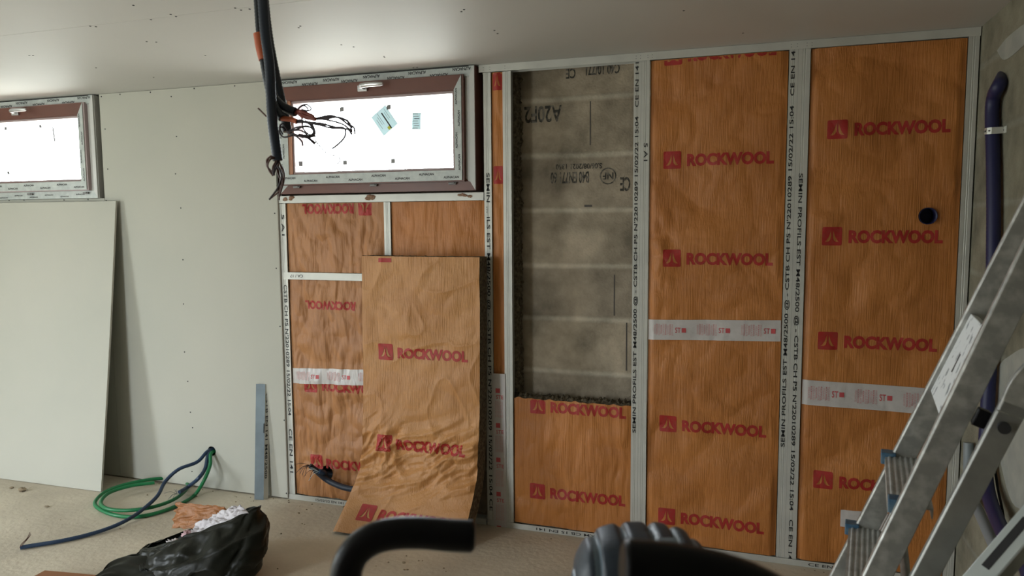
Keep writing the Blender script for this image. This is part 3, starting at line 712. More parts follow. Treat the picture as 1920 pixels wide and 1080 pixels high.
# slight warp of the sheet
def lb(a, c, o=0):
    p = corners[3].lerp(corners[2], a).lerp(corners[0].lerp(corners[1], a), c)
    return p+nrm*(o+.006*math.sin(c*3.1416))
b.grid(lambda a, c: lb(a, c, 0), 10, 10, 0); b.grid(lambda a, c: lb(a, c, .0125), 10, 10, 0)
for f_ in (lambda a, c: lb(0, a, c*.0125), lambda a, c: lb(1, a, c*.0125)): b.grid(f_, 10, 1, 1)
for f_ in (lambda a, c: lb(a, 0, c*.0125), lambda a, c: lb(a, 1, c*.0125)): b.grid(f_, 10, 1, 1)
tag(b.build('plasterboard_sheet', ['board', 'core'], origin=(BR.x-.6, BR.y, 0)), 'loose plasterboard sheet leaning against the wall under the left window', 'plasterboard')

# ------------------------------------------------------------ short metal offcut standing against the wall
b = MB(); f0 = F(476, 938, 0); tz = 0
A = V((f0.x, f0.y+.005, .002)); Tp = W(480, 720, -.030); dirv = (Tp-A)
wv = V((.055, .012, 0)); t = .0015
b.add([A, A+wv, A+wv+dirv, A+dirv, A+V((0, t, 0)), A+wv+V((0, t, 0)), A+wv+dirv+V((0, t, 0)), A+dirv+V((0, t, 0))], [(0, 1, 2, 3), (7, 6, 5, 4), (0, 4, 5, 1), (3, 2, 6, 7), (0, 3, 7, 4), (1, 5, 6, 2)], 0)
e1 = A+wv; e2 = V((.010, .028, 0))
b.add([e1, e1+e2, e1+e2+dirv*.985, e1+dirv], [(0, 1, 2, 3)], 1)
b.add([A, A+V((-.004, .022, 0)), A+V((-.004, .022, 0))+dirv*.985, A+dirv], [(0, 1, 2, 3)], 0)
c0 = A+wv*.93
b.tube([c0+dirv*.58+V((0, -.001, 0)), c0+dirv*.66+V((0, -.001, 0))], .003, 2, 6)
b2 = A+wv+e2*.5
put(b, text2d('CSTB EN 141 M48/2500', .01), A+wv+e2*.45+dirv*.55+V((.0015, -.002, 0)), -dirv.normalized(), e2.normalized(), .50, .016, 2)
tag(b.build('metal_profile', ['galv_dark', 'galv', 'ink'], origin=A), 'short bluish steel profile standing upright against the plasterboard wall', 'metal profile')

# ------------------------------------------------------------ conduits on the floor
hz = hc.z; hy = -.013
def fl(px, py, z=.012): return F(px, py, z)
start = V((hc.x+.004, .05, hc.z))
# green coil
pts = [start+V((.008, 0, -.01)), V((hc.x+.010, -.03, hc.z-.006)), W(394, 872, -.07), W(383, 900, -.14), fl(365, 928), fl(338, 945), fl(300, 960), fl(255, 969), fl(212, 965), fl(182, 951),
       fl(180, 938, .02), fl(200, 921, .03), fl(240, 907, .035), fl(290, 898, .03), fl(330, 897, .02), fl(350, 905, .014), fl(349, 918, .014), fl(325, 937, .03), fl(285, 951, .034), fl(240, 957, .034), fl(202, 954, .034),
       fl(189, 942, .035), fl(205, 924, .04), fl(245, 911, .05), fl(290, 905, .05)]
b = MB(); b.tube(resample(spline(pts, 12), .006), .0105, 0, 12, corr=.05)
tag(b.build('green_conduit', 'green'), 'green corrugated conduit coiled on the floor below the wall hole', 'conduit', 'conduits from the wall hole')
# end tuft of grey wires
tuft = V(fl(332, 926, .05))
e = MB()
for k in range(9):
    d = V((random.uniform(-.05, .02), random.uniform(-.07, .01), random.uniform(-.03, .03))); e.tube(spline([tuft, tuft+d*.5+V((0, 0, .012)), V(((tuft+d).x, (tuft+d).y, max(.006, (tuft+d).z)))], 4), .0012, 0, 5)
# blue short conduit, then blue long conduit
ptsb = [start, V((hc.x-.004, -.03, hc.z-.004)), W(385, 878, -.08), W(372, 897, -.16), fl(355, 911, .05), fl(336, 923, .045)]
b = MB(); b.tube(resample(spline(ptsb, 12), .006), .0115, 0, 12, corr=.05)
sb = tag(b.build('blue_conduit', 'blue'), 'short blue conduit from the wall hole ending in a grey wire tuft', 'conduit', 'conduits from the wall hole')
e.build('wires', 'grey', sb, origin=(0, 0, 0))
ptsl = [start+V((-.008, 0, .008)), V((hc.x-.012, -.035, hc.z+.004)), W(370, 866, -.10), W(335, 880, -.19), F(310, 903, .12), F(295, 930, .08), fl(268, 955, .045), fl(240, 974, .03), fl(205, 990, .016), fl(160, 1004), fl(110, 1015), fl(60, 1023), fl(36, 1027)]
b = MB(); b.tube(resample(spline(ptsl, 12), .006), .0105, 0, 12, corr=.05)
lbc = tag(b.build('blue_conduit', 'blue'), 'long blue conduit from the wall hole stretched out along the floor', 'conduit', 'conduits from the wall hole')
b = MB()
for k in range(3): b.tube(spline([fl(37, 1027), F(40+k*2, 1020, .03), F(50+k*2, 1010-k, .045), F(56+k, 998+k*2, .05)], 4), .0014, 0, 5)
b.build('wires', 'copper', lbc, origin=(0, 0, 0))

# ------------------------------------------------------------ tubes poking out of the lower left insulation
def poke(label, pts, r, material, wires, wm, inner='ink'):
    b = MB(); b.tube(resample(spline(pts, 8), .006), r, 0, 12, corr=.06)
    o = tag(b.build('conduit_end', material), label, 'conduit', 'conduits in the left insulation bay')
    e = MB()
    for k in range(wires):
        q = V(pts[-1]); d = V((random.uniform(-.06, .0), random.uniform(-.05, -.01), random.uniform(-.05, .03)))
        e.tube(spline([q, q+d*.5+V((0, -.01, .012)), q+d], 4), .0013, 0, 5)
    e.build('wires', wm, o, origin=(0, 0, 0)); return o
hx, hz2 = hB[0], hB[1]
poke('dark conduit stub with stripped wires sticking out of the insulation', [V((hx+.07, .05, hz2-.012)), V((hx, -.01, hz2)), W(594, 882, -.06), W(580, 872, -.09)], .014, 'black_tube', 7, 'wire_dark')
poke('blue conduit stub sticking out of the insulation above the floor', [V((hx+.085, .05, hz2-.02)), V((hx+.01, -.01, hz2-.006)), W(607, 886, -.055), W(598, 884, -.08)], .015, 'blue', 5, 'sticker')
poke('grey brown conduit curving from the paper to behind the loose slab', [V((-2.90, -.062, hz2-.045)), V((-3.00, -.058, hz2-.050)), V((-3.08, -.05, hz2-.040)), V((-3.15, -.045, hz2-.018)), W(590, 880, -.075)], .017, 'bluegrey', 2, 'copper')

# ------------------------------------------------------------ conduits hanging from the ceiling
YH = -1.9
def h(px, py, dy=0): return W(px, py, YH+dy)
def hang(label, px, r, material, dy=0, extra=None, corr=.08, taper=None):
    P = [V((h(px[0][0], px[0][1], dy).x-.01, YH+dy, H+.02))]+[h(q[0], q[1], dy+(q[2] if len(q) > 2 else 0)) for q in px]
    b = MB(); path = resample(spline(P, 10), .0045); b.tube(path, r, 0, 12, corr=corr)
    return tag(b.build('hanging_conduit', material, origin=P[0]), label, 'conduit', 'conduits hanging from the ceiling')
def wires(parent, start, ends, material, r=.0022, jit=.01, name='wires'):
    e = MB()
    for en in ends:
        P = [V(start)+V((random.uniform(-.004, .004), random.uniform(-.004, .004), random.uniform(-.004, .004)))]+[V(q) for q in en]
        e.tube(spline(P, 7), r, 0, 5)
    return e.build(name, material, parent, origin=(0, 0, 0))
c1 = hang('dark blue corrugated conduit in front, hanging lowest, wires curling from its end', [(492, -10), (497, 60), (505, 120), (508, 180), (511, 230), (517, 275), (521, 303)], .0135, 'bluegrey', -.03)
wires(c1, h(521, 300, -.03), [[h(510, 294, -.05), h(500, 301, -.05), h(506, 322, -.04), h(515, 328, -.04)], [h(508, 298, -.05), h(502, 312, -.05), h(512, 330, -.04)], [h(514, 292, -.02), h(504, 296, -.02), h(500, 310, -.02), h(510, 322, -.02)],
      [h(528, 320, -.03), h(530, 345, -.03), h(524, 368, -.03)], [h(531, 318, -.02), h(532, 340, -.02), h(524, 358, -.02), h(506, 373, -.02)], [h(520, 320, -.02), h(527, 342, -.02), h(523, 375, -.02)], [h(512, 312, -.03), h(512, 326, -.03), h(519, 310, -.03)]], 'copper', .0024)
wires(c1, h(521, 300, -.03), [[h(515, 314, -.05), h(513, 328, -.05), h(520, 312, -.05), h(528, 330, -.05), h(521, 352, -.05), h(505, 374, -.05)]], 'wire_dark', .0026)
c2 = hang('black conduit bending right, red brown wires fanning out of its end', [(485, -10), (491, 60), (500, 120), (511, 175), (524, 195), (540, 205), (556, 211)], .0125, 'black_tube', .02)
wires(c2, h(554, 209, .02), [[h(565, 213), h(575, 218), h(590, 222)], [h(563, 209), h(578, 214), h(588, 219)], [h(562, 214), h(572, 220), h(592, 224)], [h(566, 210), h(570, 216), h(585, 221)]], 'redwire', .0048)
wires(c2, h(588, 221, .01), [[h(605, 221), h(625, 219), h(642, 222), h(655, 230), h(660, 248)], [h(610, 223), h(630, 220), h(648, 225), h(658, 235), h(664, 240), h(666, 252)], [h(605, 219), h(622, 217), h(640, 224), h(660, 240)], [h(606, 224), h(640, 232), h(660, 246)]], 'wire_dark', .0026)
wires(c2, h(558, 210, .02), [[h(563, 200), h(573, 196), h(581, 200), h(583, 205), h(576, 208), h(566, 205)], [h(560, 203), h(570, 198), h(577, 206), h(565, 214)], [h(566, 220), h(568, 240), h(580, 252), h(590, 248), h(586, 235), h(572, 226)]], 'wire_dark', .0022)
c3 = hang('dark hanging conduit wrapped in orange tape just below the ceiling', [(483, -10), (488, 60), (496, 120), (508, 180), (520, 208), (530, 223)], .0115, 'black_tube', .0)
b = MB(); q0, q1 = h(487, 63), h(497, 112); b.tube(spline([q0, h(491, 88), q1], 6), .0165, 0, 14)
b.build('orange_wrap', 'orange', c3, origin=(0, 0, 0))
b = MB(); b.tube(spline([h(528, 222), h(545, 224), h(557, 228)], 5), .0065, 0, 10); b.build('orange_wire', 'orange', c3, origin=(0, 0, 0))
wires(c3, h(556, 227), [[h(575, 230), h(592, 232), h(610, 234), h(640, 241), h(660, 243)], [h(572, 228), h(590, 231)], [h(566, 226), h(580, 233), h(590, 243)], [h(600, 231), h(625, 238), h(645, 240), h(648, 252), h(640, 265), h(623, 279)], [h(600, 235), h(620, 240), h(650, 242), h(660, 252)]], 'wire_dark', .0026)
c4 = hang('dark conduit at the back of the bundle, taped end with looping brown wires', [(494, -10), (503, 70), (516, 140), (527, 190), (534, 220), (539, 250)], .0135, 'black_tube', .06)
wires(c4, h(540, 248, .05), [[h(527, 238, .04), h(524, 248, .04), h(532, 257, .04), h(548, 254, .04)], [h(555, 243, .04), h(575, 236, .04), h(588, 246, .04), h(580, 254, .04), h(560, 252, .04)], [h(560, 255, .04), h(575, 258, .04), h(590, 270, .04)], [h(556, 256, .04), h(566, 265, .04), h(568, 273, .04)],
      [h(565, 245, .04), h(584, 262, .04), h(592, 268, .04)], [h(560, 238, .04), h(585, 240, .04), h(590, 252, .04), h(570, 257, .04), h(548, 250, .04)], [h(530, 232, .04), h(524, 240, .04), h(530, 252, .04)], [h(570, 258, .04), h(592, 255, .04)]], 'wire_dark', .0024)
b = MB(); b.tube([h(499, 218, .05), h(484, 203, .05)], .0024, 0, 6); b.build('loose_wire', 'copper', c4, origin=(0, 0, 0))
# a stray wire hanging between the bundle and the glass
b = MB(); b.tube(spline([h(590, 262, .04), h(612, 287, .05), h(632, 293, .05), h(638, 301, .05), h(631, 308, .05)], 6), .0017, 0, 5); b.build('thin_wire', 'copper', c4, origin=(0, 0, 0))

# ------------------------------------------------------------ bin bag with rubbish
def blob(b, c, r, mi, seed, sq=(1, 1, 1), amp=.45, fr=9, n=18, m_=12):
    b.grid(lambda a, d: (lambda dr: c+V((dr.x*sq[0], dr.y*sq[1], dr.z*sq[2]))*r*(1+amp*noise.noise(dr*fr*.3+V((seed, 0, 0)))+amp*.5*(abs(noise.noise(dr*fr*.7+V((0, seed, 0))))-.25)))(V((math.cos(a*6.28318)*math.sin(d*3.14159), math.sin(a*6.28318)*math.sin(d*3.14159), math.cos(d*3.14159)))), n, m_, mi)
bag = empty('bin_bag', (-3.25, -1.0, 0), 'black bin bag slumped open on the floor with rubbish showing', 'bin bag')
rings = [  # centre, half axis A (along the mouth), half axis B (across): mouth ring first, floor ring last
    (V((-3.325, -.835, .180)), V((.305, .045, .125)), V((-.045, .100, -.020))),
    (V((-3.318, -.845, .160)), V((.325, .035, .122)), V((-.045, .125, -.020))),
    (V((-3.300, -.875, .125)), V((.345, .015, .095)), V((-.035, .165, -.015))),
    (V((-3.285, -.905, .080)), V((.345, .000, .060)), V((-.020, .195, -.005))),
    (V((-3.280, -.925, .035)), V((.335, -.01, .025)), V((-.010, .205, .000))),
    (V((-3.280, -.930, .006)), V((.290, -.01, .000)), V((-.000, .180, .000))),
    (V((-3.280, -.930, .004)), V((.010, -.00, .000)), V((-.0, .008, .000)))]
b = MB(); NR, NC = 70, 130
def bagf(a, c, shrink=1.0):
    k = c*(len(rings)-1); i = min(int(k), len(rings)-2); t_ = k-i
    C0 = rings[i][0].lerp(rings[i+1][0], t_); A_ = rings[i][1].lerp(rings[i+1][1], t_); B_ = rings[i][2].lerp(rings[i+1][2], t_)
    an = a*2*math.pi; d = A_*math.cos(an)+B_*math.sin(an); cx_, sx_ = math.cos(an), math.sin(an)
    w_ = .35*noise.noise(V((cx_*2, sx_*2, c*2+5)))
    fo = billow(cx_*1.6+w_, c*3.4+cx_*1.1+w_, 4.2, 3)
    pl = .26*(.42-fo)*min(1, c*9)+.05*noise.noise(V((cx_*2, sx_*2, c*2)))
    p = C0+V((d.x*(1+pl*.5), d.y*(1+pl), d.z))
    if c < .7: p.z += .05*(.4-billow(cx_*2.2+3, sx_*1.2+c*4, 8, 2))*min(1, c*5)
    if shrink < 1: p = C0+(p-C0)*shrink
    if c < .05: p += V((0, .008*noise.noise(V((cx_*5, sx_*5, 1))), .012*noise.noise(V((cx_*4, sx_*4, 3)))))
    p.z = max(.004+(.012 if shrink < 1 else 0), p.z); return p
b.grid(lambda a, c: bagf(a, c), NC, NR, 0); b.grid(lambda a, c: bagf(a, c*.8, .97), NC, 40, 0)
b.grid(lambda a, c: bagf(a, 0, 1-.03*c), NC, 1, 0)
b.build('bag', 'bag', bag)
# slack flap on the left
b = MB()
flp = [F(188, 1082, .02), F(215, 1052, .05), F(262, 1040, .075), F(320, 1042, .09), F(352, 1052, .10)]
fl2 = spline(flp, 6)
b.grid(lambda a, c: (lambda p: V((p.x+.02*c, p.y-.16*c, max(.003, p.z*(1-.75*c**2)+.020*noise.noise(V((a*5, c*4, 2)))+.012*math.sin(a*14+c*4)*c))))(fl2[min(len(fl2)-1, int(a*(len(fl2)-1)+.5))]), len(fl2)-1, 16, 0)
b.grid(lambda a, c: (lambda p: V((p.x+.01*c, p.y+.06*c, max(.003, p.z*(1-c**2)+.008*noise.noise(V((a*6, c*4, 6)))))))(fl2[min(len(fl2)-1, int(a*(len(fl2)-1)+.5))]), len(fl2)-1, 8, 0)
b.build('flap', 'bag', bag)
# rubbish: brown paper, white plastic, pink scrap
def sheet(name, label, quad, material, cat, amp=.012, fr=9, cuts=26):
    q = [V(p) for p in quad]; n_ = (q[1]-q[0]).cross(q[3]-q[0]).normalized(); b = MB()
    b.grid(lambda a, c: q[0].lerp(q[1], a).lerp(q[3].lerp(q[2], a), c)+n_*(amp*noise.noise(V((a*fr*.5, c*fr*.5, q[0].x*9)))+amp*.6*(1-abs(noise.noise(V((a*fr, c*fr, 4)))))**4)+V((.012*noise.noise(V((c*7, a*2, 1))), 0, .010*noise.noise(V((a*8, 2, c*3))))), cuts, cuts, 0)
    o = b.build(name, material); m_ = o.modifiers.new('thickness', 'SOLIDIFY'); m_.thickness = .0012
    return tag(o, label, cat)
sheet('paper_scrap', 'torn brown kraft paper sticking out of the bin bag', [W(327, 990, -.74), W(400, 992, -.82), W(428, 950, -.74), W(334, 942, -.70)], 'scrap_paper', 'paper scrap', .02)
sheet('plastic_scrap', 'crumpled white plastic film in the mouth of the bin bag', [W(352, 1016, -.90), W(470, 968, -.86), W(452, 948, -.78), W(372, 984, -.80)], 'white_plastic', 'plastic scrap', .032, 9, 40)
b = MB(); blob(b, V(W(352, 1006, -.86)), .026, 0, 5, (1, .8, 1), .7, 14, 26, 18)
tag(b.build('paper_wad', 'pinkscrap'), 'small pale pink wad of paper beside the torn brown paper', 'paper scrap')
b = MB(); blob(b, V(W(330, 1022, -.90)), .038, 0, 15, (1.4, .9, .55), .7, 14, 26, 18); blob(b, V(W(296, 1038, -.93)), .032, 0, 17, (1.6, .8, .5), .7, 14, 26, 18)
tag(b.build('plastic_scrap', 'white_plastic'), 'off-white crumpled wrapping lowest in the mouth of the bin bag', 'plastic scrap')
# cardboard piece, bottom left
b = MB(); p0, p1 = F(84, 1069, .03), F(196, 1079, .03)
dd = V((.02, -.26, 0)); b.add([V((q.x, q.y, z)) for z in (.004, .030) for q in (p0, p1, p1+dd, p0+dd)], [(3, 2, 1, 0), (4, 5, 6, 7), (0, 1, 5, 4), (1, 2, 6, 5), (2, 3, 7, 6), (3, 0, 4, 7)], 0)
tag(b.build('cardboard_box', 'cardboard', origin=(p0.x, p0.y, 0), bevel=.002), 'flattened brown cardboard on the floor at the bottom left', 'cardboard')
# plaster lumps and crumbs
for lab, px, py, r, sd in (('larger plaster lump on the floor in front of the leaning sheet', 42, 921, .020, 2), ('small plaster crumb left of the larger lump near the sheet', 22, 916, .010, 4), ('thin wood chip lying on the floor in front of the leaning sheet', 88, 951, .010, 6)):
    q = F(px, py, 0); b = MB(); blob(b, V((q.x, q.y, r*.55)), r, 0, sd, (1.3, 1, .6) if r > .011 or sd == 4 else (1.8, .7, .3), .5, 12, 14, 10)
    tag(b.build('wood_chip' if 'chip' in lab else 'plaster_lump', 'lump', origin=(q.x, q.y, 0)), lab, 'debris', 'lumps on the floor')
b = MB(); rr = random.Random(8)
spots = [(762, 1043), (785, 1052), (792, 1052), (757, 1056), (758, 1069), (764, 1069), (832, 1066), (836, 1072), (705, 1062), (728, 1055), (560, 962), (585, 946), (600, 952), (645, 950)]
for px, py in spots:
    q = F(px, py, 0); r = rr.uniform(.003, .007); blob(b, V((q.x, q.y, r*.5)), r, 0, rr.random()*9, (1.3, 1, .6), .5, 9, 7, 5)
for k in range(110):
    x = rr.uniform(-5.0, -.3); y = rr.uniform(-.12, -.02)*rr.choice([1, 1, 2.5, 8]); 
    if -2.95 < x < -2.15 or (x < -4.4 and y > -.4): continue
    if y > -.03: y = -.03
    r = rr.uniform(.0015, .005); blob(b, V((x, y, r*.5)), r, 0, rr.random()*9, (1.3, 1, .7), .5, 9, 6, 4)
o = b.build('crumbs', 'lump'); o['kind'] = 'stuff'; o['label'] = 'plaster crumbs and dirt scattered on the floor along the wall'; o['category'] = 'debris'

# ------------------------------------------------------------ step ladder leaning at the right
P1 = V((-.513, -1.529, 1.019)); LT_ = V((.124, .992, 0)); LS = V((.347, -.044, .937)).normalized(); LN = LS.cross(LT_).normalized()  # LN faces the room
LE = V((.992, -.124, 0))
lad = empty('step_ladder', P1-LS*(P1.z/LS.z), 'scuffed aluminium step ladder leaning folded against the right wall', 'ladder')
LEN0, LEN1 = -(P1.z/LS.z)+.01, 1.22
def rail(name, v0, tap, w, d, off, u0, u1, material, holes=()):
    """rectangular tube with rounded front; v0 side position at u=0, tap widening downward"""
    b = MB(); a = P1+LT_*(v0-tap*u0)+LS*u0-LN*off; c = P1+LT_*(v0-tap*u1)+LS*u1-LN*off
    n = []; 
    pf = [(-w/2, -d), (w/2, -d), (w/2, -.004), (w/2-.004, 0), (-w/2+.004, 0), (-w/2, -.004)]
    b.prism(pf, a, LT_, LN, c-a); return b, a, c
TP = .0953
b, a, c = rail('r', -.012, TP, .024, .052, 0, LEN0, LEN1, 'alu'); b.build('stile', 'alu', lad, bevel=.0015)
b, a, c = rail('r', -.384, -TP, .024, .052, 0, LEN0, LEN1, 'alu'); b.build('stile', 'alu', lad, bevel=.0015)
def tread(u, dep=.085):
    vl, vr = -.024-TP*u, -.372+TP*u
    c0 = P1+LS*u
    b = MB(); n = 6; pf = [(0, -.022), (0, 0)]
    for k in range(n):
        x = .006+k*(dep-.012)/n; w_ = (dep-.012)/n
        pf += [(x, 0), (x+.003, .0028), (x+.006, .0028), (x+.009, 0)]
    pf += [(dep, 0), (dep, -.022), (dep-.003, -.022), (dep-.003, -.004), (.003, -.004), (.003, -.022)]
    b.prism(pf, c0+LT_*vr-LE*.014, LE, Z, LT_*(vl-vr)); o = b.build('tread', 'treadm', lad)
    for vv, s in ((vl, -1), (vr, 1)):
        b = MB(); b.obox(c0-LE*(.006 if s < 0 else -.004)-LT_*(s*(.006 if s < 0 else -.012))+LT_*vv+V((0, 0, -.005)), LE*.017, LT_*.018, V((0, 0, .015))); b.build('end_cap', 'bluecap', o, bevel=.002)
for k in (0, -.222, -.444, -.666, -.888): tread(k)
# folded standing platform between the stiles
b = MB(); u0, u1 = .195, .405
vv = [(u0, -.028), (u0, -.350), (u1, -.338), (u1, -.064)]
lo = [P1+LS*a_+LT_*q-LN*.012 for a_, q in vv]; hi = [p-LN*.018 for p in lo]
b.add(lo+hi, [(0, 1, 2, 3), (7, 6, 5, 4), (0, 4, 5, 1), (1, 5, 6, 2), (2, 6, 7, 3), (3, 7, 4, 0)], 0)
plat = b.build('platform', 'splash', lad, bevel=.002)
b = MB(); cc = P1+LS*.30+LT_*-.19-LN*.0115; b.obox(cc, LS*.022, LT_*.004, LN*.0006); b.build('slot', 'ink', plat)
# rear support frame
RO = .066
b, a, c = rail('r', -.455, -.02, .020, .045, RO, LEN0+.03, .30, 'alu2')
b.build('rear_leg', 'alu2', lad, bevel=.0015)
hk = lambda u_, v_, o_: P1+LS*u_+LT_*v_-LN*o_
b = MB(); path = spline([hk(.28, -.449, RO+.022), hk(.34, -.447, RO+.020), hk(.40, -.445, RO+.034), hk(.455, -.443, RO+.045), hk(.50, -.440, RO+.020), hk(.53, -.435, RO-.02)], 6)
vs = []
for i, p in enumerate(path):
    d = (path[min(i+1, len(path)-1)]-path[max(i-1, 0)]).normalized(); s_ = d.cross(LT_).normalized()
    vs += [p+s_*.020+LT_*.010, p+s_*.020-LT_*.010, p-s_*.020-LT_*.010, p-s_*.020+LT_*.010]
nn_ = len(path)
b.add(vs, [(i*4+k, i*4+(k+1) % 4, (i+1)*4+(k+1) % 4, (i+1)*4+k) for i in range(nn_-1) for k in range(4)]+[(0, 1, 2, 3), ((nn_-1)*4+3, (nn_-1)*4+2, (nn_-1)*4+1, (nn_-1)*4)], 0, False)
b.build('hinge_bracket', 'alu', lad, bevel=.002)
b = MB(); bc = hk(.255, -.468, RO+.022); b.tube([bc+LT_*.004, bc-LT_*.006], .011, 0, 16); b.build('bolt', 'ink', lad)
b, a, c = rail('r', .055, .02, .020, .045, RO, LEN0+.03, .40, 'alu2'); b.build('rear_leg', 'alu2', lad, bevel=.0015)
for u_ in (-.15, -.75):
    b = MB(); b.tube([hk(u_, -.45, RO+.02), hk(u_, .05, RO+.02)], .010, 0, 10); b.build('cross_bar', 'alu2', lad)
# small plastic stop between stile and rear leg
b = MB(); b.obox(hk(.245, -.405, .060), LS*.018, LT_*.012, LN*.012); b.build('plastic_stop', 'black', lad, bevel=.003)
# rubber feet
for v_, tp_, o_ in ((-.012, TP, .026), (-.384, -TP, .026)):
    q = P1+LT_*(v_-tp_*LEN0)+LS*LEN0-LN*o_; b = MB(); b.obox(V((q.x, q.y, .018)), LE*.034, LT_*.016, V((0, 0, .016))); b.build('rubber_foot', 'black', lad, bevel=.003)

# pale aluminium straightedge leaning in the lower right corner of the view
A0 = D(1800, 1082, 1.36); B0 = D(1925, 937, 1.36); dv = (B0-A0).normalized(); LOW = A0-dv*((A0.z-.004)/dv.z); HI = A0+dv*.62
nrmv = (CAM-A0).normalized(); sidev = dv.cross(nrmv).normalized()   # roughly screen plane, perpendicular to the rail
if sidev.x < 0: sidev = -sidev
fr_ = dv.cross(sidev).normalized()
if fr_.dot(nrmv) < 0: fr_ = -fr_
s1 = (sidev*.9+fr_*.45).normalized(); s2 = dv.cross(s1).normalized()
if s2.dot(nrmv) < 0: s2 = -s2
b = MB(); b.obox((LOW+HI)/2+s1*.022-s2*.012, dv*(HI-LOW).length/2, s1*.022, s2*.010, 0)
sp_ = tag(b.build('straightedge', 'pale_alu' if 'pale_alu' in M else 'alu', origin=LOW, bevel=.002), 'pale aluminium straightedge with a dark slot, slanting up before the ladder foot', 'straightedge')
M['pale_alu'] = mat('pale_aluminium', (.60, .66, .66), .35, .3); sp_.data.materials[0] = M['pale_alu']
b = MB(); q0 = D(1838, 1055, 1.36); k0 = (q0-A0).dot(dv); cs = A0+dv*(k0+.055)+s1*.020-s2*.0015
b.obox(cs, dv*.058, s1*.007, s2*.0008, 0); b.build('slot', 'ink', sp_)
b = MB(); b.obox((LOW+HI)/2+s1*.045-s2*.020, dv*(HI-LOW).length/2, s1*.001, s2*.018, 0); b.build('side_flange', 'alu2', sp_)

# ------------------------------------------------------------ pipes on the right wall
def rp_(px, py, off=.03): return S(px, py, -off)
pts = [S(1884, 138, .03), rp_(1874, 158, .026), rp_(1863, 182, .030), rp_(1860, 215, .030), rp_(1862, 300, .030), rp_(1863, 400, .030), rp_(1862, 500, .030), rp_(1860, 600, .030), rp_(1855, 700, .032), rp_(1850, 790, .035), rp_(1847, 860, .04), rp_(1852, 920, .05), rp_(1868, 970, .06), rp_(1890, 1015, .07), rp_(1915, 1050, .06)]
path = spline(pts, 8); q = path[-1]; path += spline([q, V((q.x-.0, q.y-.12, max(.03, q.z-.06))), V((q.x-.03, q.y-.5, .026)), V((q.x-.03, q.y-1.0, .026))], 8)[1:]
path = [V((min(p.x, -.0255) if i > 12 else p.x, p.y, max(.026, p.z))) for i, p in enumerate(path)]
b = MB(); b.tube(resample(path, .008), .0240, 0, 16, corr=.03)
tag(b.build('blue_wall_pipe', 'navy'), 'thick navy corrugated pipe running down the right wall behind the ladder', 'pipe')
pts = [S(1874, 185, -.006), S(1872, 215, -.006), S(1872, 300, -.006), S(1868, 500, -.006), S(1864, 640, -.006), S(1862, 780, -.008), S(1863, 850, -.012), S(1870, 910, -.015), S(1880, 960, -.02), S(1884, 1000, -.02)]
pp = spline(pts, 8); q = pp[-1]; pp += spline([q, V((q.x, q.y-.1, .02)), V((q.x-.01, q.y-.5, .006))], 6)[1:]
b = MB(); b.tube(pp, .0045, 0, 8)
tag(b.build('black_cable', 'black'), 'thin black cable beside the thick navy pipe on the right wall', 'cable')
# perforated strap over the pipe
b = MB(); c0 = S(1861, 246, -.03); zz = c0.z; yc = c0.y; arc = []
arc += [V((-.0015, yc+.062, zz)), V((-.0018, yc+.032, zz))]
for k in range(9): a_ = math.radians(20+k*17.5); arc.append(V((-.030-.0262*math.sin(a_), yc+.0262*math.cos(a_), zz)))
arc += [V((-.0018, yc-.032, zz)), V((-.0015, yc-.062, zz))]
for s_ in range(len(arc)-1):
    p, r_ = arc[s_], arc[s_+1]
    b.add([p+V((0, 0, -.012)), r_+V((0, 0, -.012)), r_+V((0, 0, .012)), p+V((0, 0, .012))], [(0, 1, 2, 3)], 0)
for s_ in range(1, len(arc)-1, 2):
    p = arc[s_]; tg = (arc[s_+1]-arc[s_-1]).normalized(); no = tg.cross(Z).normalized()
    if no.x > 0: no = -no
    b.add([p+no*.0008+tg*.0035*math.cos(a_)+Z*.0035*math.sin(a_) for a_ in [k*.785 for k in range(8)]], [tuple(range(8))], 1)
o = b.build('pipe_strap', ['strap', 'ink']); m_ = o.modifiers.new('t', 'SOLIDIFY'); m_.thickness = .0008
tag(o, 'perforated metal strap holding the navy pipe to the wall', 'pipe strap')
# grey waste pipe, low, behind the pipe
pts = [S(1816, 830, -.024), S(1816, 900, -.024), S(1822, 930, -.03), S(1838, 965, -.045), S(1856, 1005, -.06), S(1870, 1035, -.07)]
pp = spline(pts, 6); q = pp[-1]; pp += [V((q.x-.01, q.y-.1, max(.03, q.z-.09))), V((q.x-.01, q.y-.25, .022)), V((q.x-.01, q.y-.6, .022))]
pp = [V((p.x, min(p.y, -.03), p.z)) for p in pp]
b = MB(); b.tube(pp, .019, 0, 14); gp = tag(b.build('grey_pipe', 'graypipe'), 'grey plastic pipe bending low in the right corner', 'pipe')
b = MB(); a_, c_ = pp[5], pp[7]; b.tube([a_, (a_+c_)/2, c_], .023, 0, 14); b.build('coupling', 'graypipe', gp, origin=(0, 0, 0))

# ------------------------------------------------------------ foreground: black handlebars on a stand, padded dome
st = empty('handlebar_stand', (-1.02, -2.86, 0), 'black curved handlebars close to the camera, rising at the bottom edge', 'handlebar')
b = MB(); dl = .80
lp = [D(884, 1005, dl), D(840, 1003, dl), D(790, 999, dl), D(742, 1000, dl), D(700, 1010, dl), D(668, 1033, dl), D(651, 1065, dl), D(647, 1105, dl), D(650, 1160, dl)]
e_ = lp[-1]; lp += [e_+V((.02, .01, -.12)), V((-1.06, -2.87, .90))]
P = spline(lp, 8); b.tube(resample(P[:66], .005), .0172, 0, 24)
